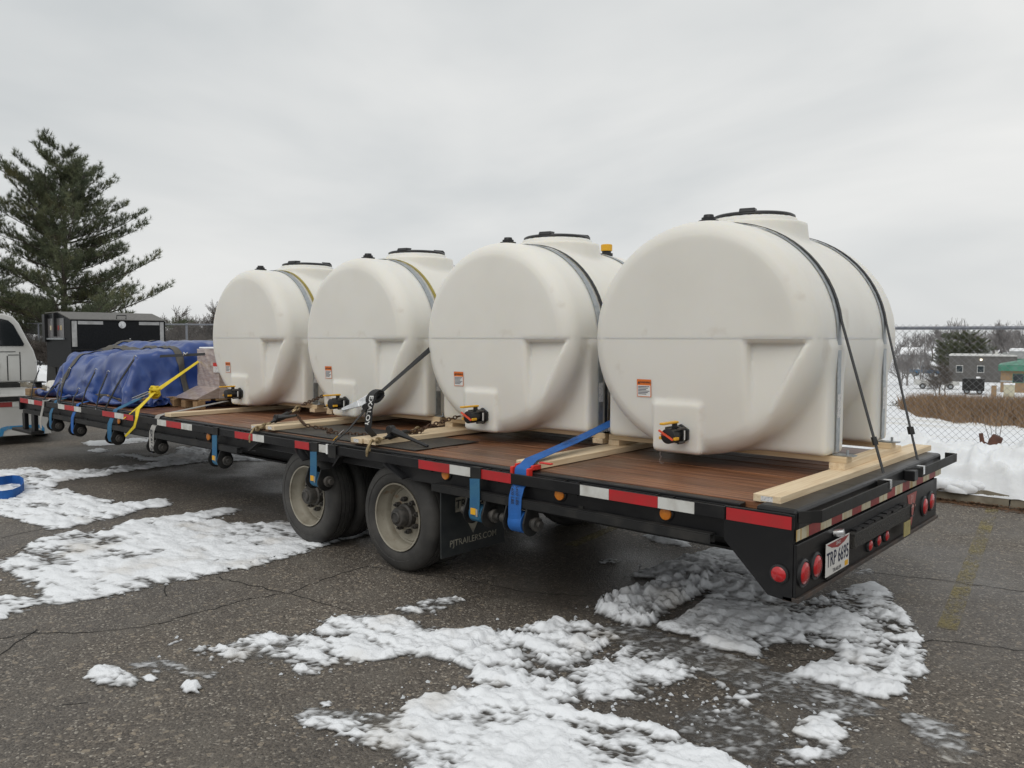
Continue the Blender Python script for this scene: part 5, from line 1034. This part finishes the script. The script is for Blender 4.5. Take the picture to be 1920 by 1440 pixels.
tn = Vector((.35, -1, 0)).normalized(); lettering(MB(), 'EXALOY', Vector((T0*.42+T1*.58))+tn*.006+Vector((-.004, -.006, 0)), Vector(T1-T0), Vector((1, .35, 0)), .036, .025, 1.25).build('lettering', WHITE, o, fix=False)
tg0 = rb+np.array([0, 0, .04]); td_ = rm-tg0; MB().beam(tg0+td_*.12+np.array([-.012, -.012, 0]), tg0+td_*.25+np.array([-.012, -.012, 0]), .032, .004).build('care_tag', YPL, o); MB().beam(tg0+td_*.26+np.array([.0, -.01, .01]), tg0+td_*.40+np.array([.0, -.01, .01]), .034, .003).build('paper_tag', PAPER, o)

# ------------------------------------------------------------------ chains and load binders
def chain_mesh(path, pitch=.034, r=.0052, w=.0125):
    P = [Vector(p) for p in path]; L_ = [0]
    for a, b in zip(P[:-1], P[1:]): L_.append(L_[-1]+(b-a).length)
    n = max(1, int(L_[-1]/pitch)); q = MB()
    def at_(s):
        s = min(max(s, 0), L_[-1]); i = max(j for j in range(len(P)-1) if L_[j] <= s+1e-9); return P[i].lerp(P[i+1], (s-L_[i])/max(L_[i+1]-L_[i], 1e-6))
    for i in range(n):
        c = at_((i+.5)*pitch); d, s, u = frame(at_((i+.5)*pitch+.01)-at_((i+.5)*pitch-.01)); 
        if i % 2: s, u = (s*.3+u*.95), (u*.3-s*.95)
        h = pitch*.5; pts = []
        for a in np.linspace(-math.pi/2, math.pi/2, 5): pts.append(c+d*(h*.42+w*math.cos(a)*.95)+s*w*math.sin(a))
        for a in np.linspace(math.pi/2, 3*math.pi/2, 5): pts.append(c+d*(-h*.42+w*math.cos(a)*.95)+s*w*math.sin(a))
        q.tube(pts, r, 5, closed=True)
    return q
def binder(label, top, grab, body0, body1, hook, tipz, lever, slack, lab2):
    o = empty('load_binder', tuple(hook), label, 'load binder')
    b0, b1 = Vector(body0), Vector(body1); MB().tube([b0, b0.lerp(b1, .15), b0.lerp(b1, .2), b0.lerp(b1, .8), b0.lerp(b1, .85), b1], [.010, .012, .024, .024, .012, .010], 10).build('barrel', PLAST, o, smooth=40)
    l0, l1 = Vector(lever[0]), Vector(lever[1]); MB().tube([l0, l0.lerp(l1, .2), l0.lerp(l1, .45), l1], [.026, .028, .016, .011], 8).build('lever', PLAST, o, smooth=40); MB().lathe([(.034, -.025), (.034, .025)], l0, (0, 1, 0), 12).build('ratchet_head', PLAST, o, bevel=.004)
    h = Vector(hook); chain_mesh([b1, b1.lerp(h, .5)+Vector((0, 0, -.004)), h], .040, .008, .017).build('end_links', GOLD, o, smooth=60)
    MB().tube([h+Vector((.01, 0, .02)), h+Vector((0, -.02, -.02)), h+Vector((-.005, -.035, -.06)), h+Vector((-.02, -.025, -.10)), h+Vector((-.035, 0, -.095)), h+Vector((-.035, .012, -.055))], [.011, .012, .014, .013, .011, .007], 8).build('grab_hook', GOLD, o, smooth=60)
    g_ = Vector(grab); chain_mesh([b0, g_], .038, .0085, .018).build('eye_links', GOLD, o, smooth=60)
    tag(chain_mesh([top, g_]+[]).build('tie_down_chain', CHAIN, smooth=60), lab2[0], 'chain')
    tag(chain_mesh(slack).build('slack_chain', CHAIN, smooth=60), lab2[1], 'chain')
binder('black ratchet binder with long lever and gold hook on the rail near the treadplate', YP(862, 780, 1.02), YP(790, 803, .62), YP(772, 808, .52), YP(718, 822, .16), YP(697, 828, .03), 0, (YP(733, 806, .26), YP(802, 837, .30)), [YP(790, 803, .62), YP(786, 812, .58), YP(765, 814, .52), YP(772, 808, .50), YP(792, 806, .60), YP(800, 802, .66)], ('rusty chain running from the black lever binder to the second tank', 'rusty chain bunched at the black lever binder'))
z9 = DZ+.018
binder('black load binder lying over the stickered board before the third tank', YP(609, 741, .90), YP(565, 760, .55), YP(548, 772, .46), YP(506, 793, .20), YP(476, 806, .035), 0, (YP(520, 784, .28), YP(556, 779, .36)), [YP(562, 765, .54), YP(556, 776, .50), YP(563, 787, .46), ZP(572, 797, z9+.03), ZP(600, 803, z9), ZP(622, 806, z9), ZP(615, 811, z9), ZP(640, 812, z9), ZP(690, 815, z9), ZP(701, 816, z9)], ('rusty chain from the black load binder to the third tank', 'rusty chain trailing along the deck past the black load binder'))
tag(MB().tube([YP(1239, 846, .80), YP(1237, 852, .80), YP(1240, 856, .80), YP(1237, 862, .80), YP(1238, 868, .80), YP(1243, 869, .80), YP(1245, 865, .80)], .0022, 5).build('wire_curl', CHROME, smooth=60), 'thin curled wire dangling under the tail tank outlet', 'wire')

# ------------------------------------------------------------------ wrapped pallet
def pallet(name, x0, x1, y0, y1, label, z=DZ+.0015):
    r = empty(name, ((x0+x1)/2, (y0+y1)/2, z), label, 'pallet')
    for i, y_ in enumerate((y0+.05, (y0+y1)/2, y1-.05)):
        for x_ in (x0+.05, (x0+x1)/2, x1-.05): MB().box(x_-.05, x_+.05, y_-.05, y_+.05, z, z+.085).build('block', PALLET, r, bevel=.003)
    for i in range(6): y_ = y0+(y1-y0)*(i+.5)/6; MB().box(x0, x1, y_-.065, y_+.065, z+.0855, z+.105).build('slat', PALLET, r, bevel=.002, seg=1)
    return r
pallet('pallet', -7.72, -7.06, .66, 1.86, 'worn wooden pallet under the shrink-wrapped boxes')
wr = empty('wrapped_boxes', (-7.35, 1.4, 1.0), 'brown boxes shrink-wrapped in clear film beside the fourth tank', 'boxes')
def blob(x0, x1, y0, y1, z0, z1, n, amp, sc, seed, squash=1., taper=0.):
    t = np.linspace(-1, 1, n); V = []; Fq = []; k = 0
    for ax in range(3):
        for s in (-1, 1):
            U, W = np.meshgrid(t, t, indexing='ij'); P = [None]*3; P[ax] = np.full(U.shape, float(s)); P[(ax+1) % 3] = U; P[(ax+2) % 3] = W; P = np.stack(P, -1).reshape(-1, 3)
            nrm = P/np.linalg.norm(P, axis=1)[:, None]; Q = P*squash+nrm*(1-squash)*1.15
            d = fbm(Q[:, 0]*1.3+Q[:, 2]*.7+5, Q[:, 1]*1.3-Q[:, 2]*.9+5, sc, 4, seed)-.5; Q = Q+nrm*d[:, None]*amp
            if taper: Q[:, :2] *= (1-taper*(Q[:, 2:3]+1)/2)
            V.append(Q); idx = np.arange(n*n).reshape(n, n)+k; f = np.stack([idx[:-1, :-1], idx[1:, :-1], idx[1:, 1:], idx[:-1, 1:]], -1).reshape(-1, 4); Fq.append(f if s > 0 else f[:, ::-1]); k += n*n
    V = np.concatenate(V); c = np.array([(x0+x1)/2, (y0+y1)/2, (z0+z1)/2]); h = np.array([(x1-x0)/2, (y1-y0)/2, (z1-z0)/2]); return V*h+c, np.concatenate(Fq)
def blob_obj(name, m, parent, args):
    V, Fq = blob(*args); off = np.array(wloc(parent)) if parent else 0; me = npmesh(name, V-off, Fq); import bmesh
    bm = bmesh.new(); bm.from_mesh(me); bmesh.ops.remove_doubles(bm, verts=bm.verts, dist=1e-4); bmesh.ops.recalc_face_normals(bm, faces=bm.faces); bm.to_mesh(me); bm.free(); return obj(name, me, m, parent, smooth=50)
blob_obj('film_wrap', FILM, wr, (-7.58, -7.06, .93, 1.85, .993, 1.555, 34, .035, 3.2, 5, .985))
sk = MB().add([(-7.60, .655, .996), (-7.08, .655, .996), (-7.06, .925, 1.12), (-7.59, .925, 1.12), (-7.60, .94, .996), (-7.08, .94, .996)], [(0, 1, 2, 3), (0, 3, 4), (1, 5, 2), (3, 2, 5, 4), (0, 4, 5, 1)]).build('film_skirt', FILM, wr)
lq = YP(407, 690, .915); lb_ = MB().box(lq[0]-.07, lq[0]+.07, .905, .9065, 1.29, 1.40).build('box_label', PAPER, wr); MB().box(lq[0]-.07, lq[0]+.07, .9035, .9045, 1.36, 1.40).build('label_band', RPL, lb_)
MB().box(-7.57, -7.07, .95, 1.83, 1.556, 1.575).build('snow_dusting', SNOWR, wr, bevel=.008)

# ------------------------------------------------------------------ blue tarp over the front load
pallet('pallet', -8.75, -7.75, .30, 1.30, 'worn wooden pallet showing under the lifted hem of the blue tarp'); pallet('pallet', -10.6, -9.1, .36, 1.5, 'worn wooden pallet under the front end of the tarp')
LOADB = [(-9.20, 1.25, 1.14, 1.27, .88, .14), (-9.1, 1.55, 1.35, 1.12, .52, .22), (-10.1, 1.05, 1.16, .38, .55, .26), (-8.37, 1.0, 1.20, .42, .62, .26), (-9.0, .74, 1.14, .34, .36, .24)]  # cx, cy, cz, hx, hy, hz
def load_sdf(P):
    d = None
    for cx, cy, cz, hx, hy, hz in LOADB:
        q = rbox(P[:, 0], P[:, 1], P[:, 2], (cx, cy, cz), (hx, hy, hz+.03), .05); d = q if d is None else smin(d, q, .10)
    return d
lroot = empty('crate_stack', (-9.2, 1.2, 1.0), 'stack of crates hidden under the blue tarp', 'crates')
for cx, cy, cz, hx, hy, hz in LOADB: MB().box(cx-hx+.02, cx+hx-.02, cy-hy+.02, cy+hy-.02, max(cz-hz, .992), cz+hz-.01).build('crate', mat('dark crate wood', (.07, .05, .035), .8), lroot)
def tarp_sim():
    nx, ny, h = 92, 90, .0405; rg = np.random.default_rng(3)
    X, Y = np.meshgrid(np.arange(nx)*h, np.arange(ny)*h, indexing='ij'); P = np.stack([X-11.0, Y-.66+.03*np.sin(X*3), np.full(X.shape, 1.72)+.03*rg.random(X.shape)], -1)
    # fall: start already tilted towards the near side
    V = np.zeros_like(P); hooks = [(int((a+11.0)/h), b, np.array(c)) for a, b, c in ((-10.55, 3, (-10.62, .17, 1.0)), (-10.0, 6, (-10.1, .19, 1.05)), (-9.45, 5, (-9.5, .17, .98)), (-8.9, 8, (-8.95, .18, 1.08)), (-8.3, 4, (-8.4, .17, 1.02)), (-7.72, 6, (-7.72, .22, .98)))]
    diag = h*math.sqrt(2)
    def con(A, B, rest, k):
        d = B-A; L_ = np.sqrt((d*d).sum(-1, keepdims=True))+1e-9; c = d*(.5*k*(L_-rest)/L_); A += c; B -= c
    for it in range(150):
        V[..., 2] -= 9.8*.016; V *= .955; Q = P.copy(); P = P+V*.016
        for s in range(9):
            for o_ in (0, 1):
                n_ = (nx-o_)//2; con(P[o_:o_+2*n_:2], P[o_+1:o_+1+2*n_:2], h, 1.); n_ = (ny-o_)//2; con(P[:, o_:o_+2*n_:2], P[:, o_+1:o_+1+2*n_:2], h, 1.)
            for o_ in (0, 1):
                n_ = (nx-o_)//2; con(P[o_:o_+2*n_:2, :-1], P[o_+1:o_+1+2*n_:2, 1:], diag, .5); con(P[o_:o_+2*n_:2, 1:], P[o_+1:o_+1+2*n_:2, :-1], diag, .5)
            for o_ in range(4):
                ix = np.arange(o_, nx-3, 6); 
                if len(ix): A = P[ix]; B = P[ix+3]; con(A, B, 3*h, .12); P[ix] = A; P[ix+3] = B
                iy = np.arange(o_, ny-3, 6); A = P[:, iy]; B = P[:, iy+3]; con(A, B, 3*h, .12); P[:, iy] = A; P[:, iy+3] = B
            w = min(1., it/70); P[-3:, :, 0] += (np.array([-7.72, -7.69, -7.66])[:, None]-P[-3:, :, 0])*.5*w
            for i, j, c in hooks: P[i-1:i+2, j] += (c-P[i-1:i+2, j])*.35*w
            if s % 3 == 2:
                F = P.reshape(-1, 3); d = load_sdf(F)-.012; m = d < 0
                if m.any():
                    E = F[m]; e = 1e-3; g = np.stack([load_sdf(E+np.array(v)*e)-load_sdf(E-np.array(v)*e) for v in ((1, 0, 0), (0, 1, 0), (0, 0, 1))], 1); g /= np.linalg.norm(g, axis=1)[:, None]+1e-9
                    F[m] -= g*d[m][:, None]
                F[:, 2] = np.maximum(F[:, 2], np.where(F[:, 1] > .10, DZ+.008, .5)); F[:, 1] = np.where((F[:, 2] < .97) & (F[:, 1] < .14), .14, F[:, 1]); F[:, 0] = np.clip(F[:, 0], -10.95, np.where(F[:, 1] > .6, -7.60, -7.3)); P = F.reshape(nx, ny, 3)
        V = (P-Q)/.016
        F = P.reshape(-1, 3); touch = (load_sdf(F) < .016).reshape(nx, ny); V[touch] *= .45
    return P
TPX = tarp_sim(); nx, ny = TPX.shape[:2]
_gi, _gj = np.meshgrid(np.arange(nx)*.0405, np.arange(ny)*.0405, indexing='ij')
_n = np.cross(np.gradient(TPX, axis=0), np.gradient(TPX, axis=1)); _n /= np.linalg.norm(_n, axis=-1, keepdims=True)+1e-9
_w = (1-np.abs(2*fbm(_gi*.8+_gj*.35, _gj*1.5-_gi*.6, 2.4, 3, 88)-1))**4*1.5-.4
TPX = TPX+_n*(.040*_w)[..., None]*np.clip((TPX[..., 2:3]-.93)/.15, 0, 1)
idx = np.arange(nx*ny).reshape(nx, ny); tq = np.stack([idx[:-1, :-1], idx[1:, :-1], idx[1:, 1:], idx[:-1, 1:]], -1).reshape(-1, 4)
troot = empty('tarp', (-9.2, 1.2, DZ), 'crumpled blue vinyl tarp with grey webbing bands, lashed over the front load', 'tarp'); toff = np.array([-9.2, 1.2, DZ])
tobj = obj('sheet', npmesh('sheet', TPX.reshape(-1, 3)-toff, tq), TARP, troot, smooth=180); sb = tobj.modifiers.new('sub', 'SUBSURF'); sb.levels = 1; sb.render_levels = 1; so = tobj.modifiers.new('thick', 'SOLIDIFY'); so.thickness = .003; so.offset = -1
tn_ = np.cross(np.gradient(TPX, axis=0), np.gradient(TPX, axis=1)); tn_ /= np.linalg.norm(tn_, axis=-1, keepdims=True)+1e-9
def tband(rows, axis, lo=2, hi=-2):
    G = TPX+tn_*.006
    G = G[lo:hi, rows[0]:rows[1]+1] if axis == 0 else G[rows[0]:rows[1]+1, lo:hi]
    a, b = G.shape[:2]; ii = np.arange(a*b).reshape(a, b); o = obj('webbing_band', npmesh('webbing_band', G.reshape(-1, 3)-toff, np.stack([ii[:-1, :-1], ii[1:, :-1], ii[1:, 1:], ii[:-1, 1:]], -1).reshape(-1, 4)), TARPB, troot, smooth=180); o.modifiers.new('sub', 'SUBSURF').render_levels = 1; s = o.modifiers.new('thick', 'SOLIDIFY'); s.thickness = .003; s.offset = 1
tband((13, 15), 0); tband((38, 40), 0); tband((62, 64), 0); tband((24, 26), 1, 12, 60)
# rubber tie-downs over the tarp
BG_ = [((79, 694), (58, 748)), ((106, 716), (81, 750)), ((106, 722), (109, 755)), ((122, 696), (112, 757)), ((139, 734), (136, 761)), ((171, 698), (152, 762)), ((194, 702), (180, 766)), ((244, 674), (196, 769))]
for i, (a, b) in enumerate(BG_):
    A = YP(*a, .10 if i > 0 else .18); B = YP(*b, .03); o = empty('rubber_tie_down', tuple(B), 'black rubber tie-down hooked from the blue tarp to the near rail', 'tie-down', 'rubber tie-downs along the tarp'); A[1] = .14
    MB().ribbon([A, A*.5+B*.5+np.array([0, -.02, 0]), B, (B[0], .006, .866), (B[0], -.004, .84)][:3], (1, .1, 0), .026, .006).build('strap', BUNGEE, o); MB().tube([A, A+np.array([.015, -.005, .03]), A+np.array([.03, .0, .045]), A+np.array([.04, .015, .03])], .005, 6).build('hook', CHROME, o); MB().tube([B, B+np.array([0, -.01, -.02]), B+np.array([0, .012, -.035])], .005, 6).build('hook', CHROME, o)
o = empty('rubber_tie_down', tuple(YP(318, 668, .3)), 'short black tie-down with a steel hook on the tarp top beside the wrapped boxes', 'tie-down'); A = YP(300, 668, .55); B = YP(384, 664, .75); MB().ribbon([A, A*.55+B*.45, B], (0, .3, 1), .03, .006).build('strap', BUNGEE, o); M_ = A*.45+B*.55; MB().tube([M_+np.array([0, -.01, .0]), M_+np.array([.03, -.02, .03]), M_+np.array([.07, -.02, .01]), M_+np.array([.1, -.01, .03])], .006, 6).build('hook', CHROME, o)
# white bags and a block at the front of the deck
blob_obj('bag', WBAG, None, (-10.82, -10.35, .32, .95, DZ+.003, 1.09, 20, .5, 2.2, 9, .45)); tag(bpy.context.scene.objects['bag'], 'crumpled white plastic bag on the front edge of the deck', 'bag')
b2 = blob_obj('bag', WBAG, None, (-11.05, -10.62, .62, 1.3, DZ+.003, 1.36, 20, .45, 2.0, 12, .5)); tag(b2, 'taller white bag standing behind the front end of the tarp', 'bag')
wp = ZP(58, 741, DZ); tag(MB().box(wp[0]-.02, wp[0]+.16, .10, .30, DZ+.002, DZ+.095).build('wood_block', PALLET, bevel=.004), 'short wooden block on the deck corner in front of the white bags', 'wood block')

# ------------------------------------------------------------------ tow truck at the left edge
class FR:
    def __init__(s, c, ang): s.c = np.array(c); s.f = np.array([-math.cos(ang), math.sin(ang), 0]); s.r = np.array([math.sin(ang), math.cos(ang), 0])
    def mb(s, m): m.v = [tuple(s.c+s.r*v[0]+s.f*v[1]+np.array([0, 0, v[2]])) for v in m.v]; return m
TK = FR((-12.62, .93, 0), R(9)); tk = empty('tow_truck', (-14.6, .2, 0), 'dirty white pickup with a flat-sided bed parked at the front of the trailer', 'truck')
TK.mb(MB().prism([(-2.2, 0, .14), (.03, 0, .14), (.0, 0, .24), (-.03, 0, .69), (-2.2, 0, .69)], (0, 2.4, 0))).build('bed_body', CARW, tk, bevel=.012)
TK.mb(MB().box(-2.22, .0, -.02, 2.4, .6905, .76)).build('bed_rim', BLKM, tk, bevel=.006); TK.mb(MB().box(-2.22, .0, -.02, 2.4, .7605, .775)).build('bed_cap', CARW, tk, bevel=.004)
TK.mb(MB().box(-2.2, -.50, -.006, -.001, .60, .675)).build('tape_strip', REDO, tk); TK.mb(MB().box(-.498, -.06, -.006, -.001, .60, .675)).build('tape_strip', WHTT, tk)
po = [(-.70, .145), (-.70, .23), (-.66, .28), (-.58, .30), (-.16, .30), (-.10, .28), (-.07, .23), (-.07, .145), (-.11, .145), (-.11, .22), (-.16, .25), (-.56, .25), (-.62, .22), (-.64, .145)]
TK.mb(MB().prism([(a, -.0055, b) for a, b in po], (0, .005, 0))).build('painted_arch', BLUEP, tk)
TK.c = TK.c+TK.r*.22
cabp = [(-1.9, .86), (.0, .86), (.0, 1.25), (-.05, 1.45), (-.13, 1.62), (-.27, 1.95), (-.36, 2.07), (-.50, 2.12), (-.95, 2.135), (-1.42, 2.12), (-1.55, 2.07), (-1.64, 1.95), (-1.78, 1.62), (-1.86, 1.45), (-1.9, 1.25)]
cb = TK.mb(MB().prism([(a, 2.55, b) for a, b in cabp], (0, 1.9, 0))).build('cab', CARW, tk, bevel=.03)
TK.mb(MB().prism([(a, 2.545, b) for a, b in ((-.215, 1.53), (-.20, 1.57), (-.36, 1.92), (-.44, 2.0), (-.55, 2.03), (-1.36, 2.03), (-1.47, 2.0), (-1.55, 1.92), (-1.71, 1.57), (-1.69, 1.53))], (0, -.012, 0))).build('rear_window', GLASSD, cb, bevel=.004)
for a, b, c_, d_ in ((-.28, -.265, .90, 1.42), (-.48, -.465, .90, 1.35), (-.29, -.46, 1.36, 1.372), (-.62, -.605, .90, 1.35), (-.62, -.9, 1.36, 1.372), (-.34, -.9, 1.42, 1.432)): TK.mb(MB().box(min(a, b), max(a, b), 2.544, 2.5495, c_, d_)).build('panel_groove', BLKM, cb)
TK.mb(MB().box(-.80, -.60, 2.53, 2.549, 1.14, 1.22)).build('handle_recess', PLAST, cb, bevel=.008)
TK.mb(MB().prism([(-1.85, 4.4, .45), (-.05, 4.4, .45), (-.05, 4.4, 1.18), (-1.85, 4.4, 1.18)], (0, 1.5, 0))).build('hood', CARW, tk, bevel=.06)
TK.mb(MB().box(-1.6, -.3, 2.4, 4.4, .45, .85)).build('chassis', BLKM, tk)
for y_ in (1.1, 5.0):
    for l_ in (-1.85, -.32): w = TK.mb(MB().lathe([(.2, -.12), (.36, -.12), (.38, -.08), (.38, .08), (.36, .12), (.2, .12)], (l_+.13, y_, .38), (1, 0, 0), 24)).build('wheel', RUBBER, tk, smooth=40)
TK.c = TK.c-TK.r*.22
TK.mb(MB().tube([(-.75, .55, .775), (-.75, .62, .95), (-.75, .75, 1.05), (-.75, .92, .98), (-.75, 1.02, .775)], [.07, .075, .078, .075, .07], 12)).build('fender_hoop', CARW, tk, smooth=60)
# loose blue strap on the snow
q = [tuple(ZP(a, b, .065)+np.array([0, 0, c_])) for a, b, c_ in ((-60, 926, .02), (-20, 929, .0), (5, 929, .0), (24, 926, .0), (38, 920, .0), (45, 913, .004), (44, 906, .01), (36, 902, .015), (22, 902, .02), (6, 906, .03), (-20, 912, .05), (-60, 918, .07))]
tag(MB().ribbon(q, (0, 0, 1), .095, .004).build('loose_strap', BLUE, smooth=60), 'bright blue strap lying in a loop on the snow', 'strap')
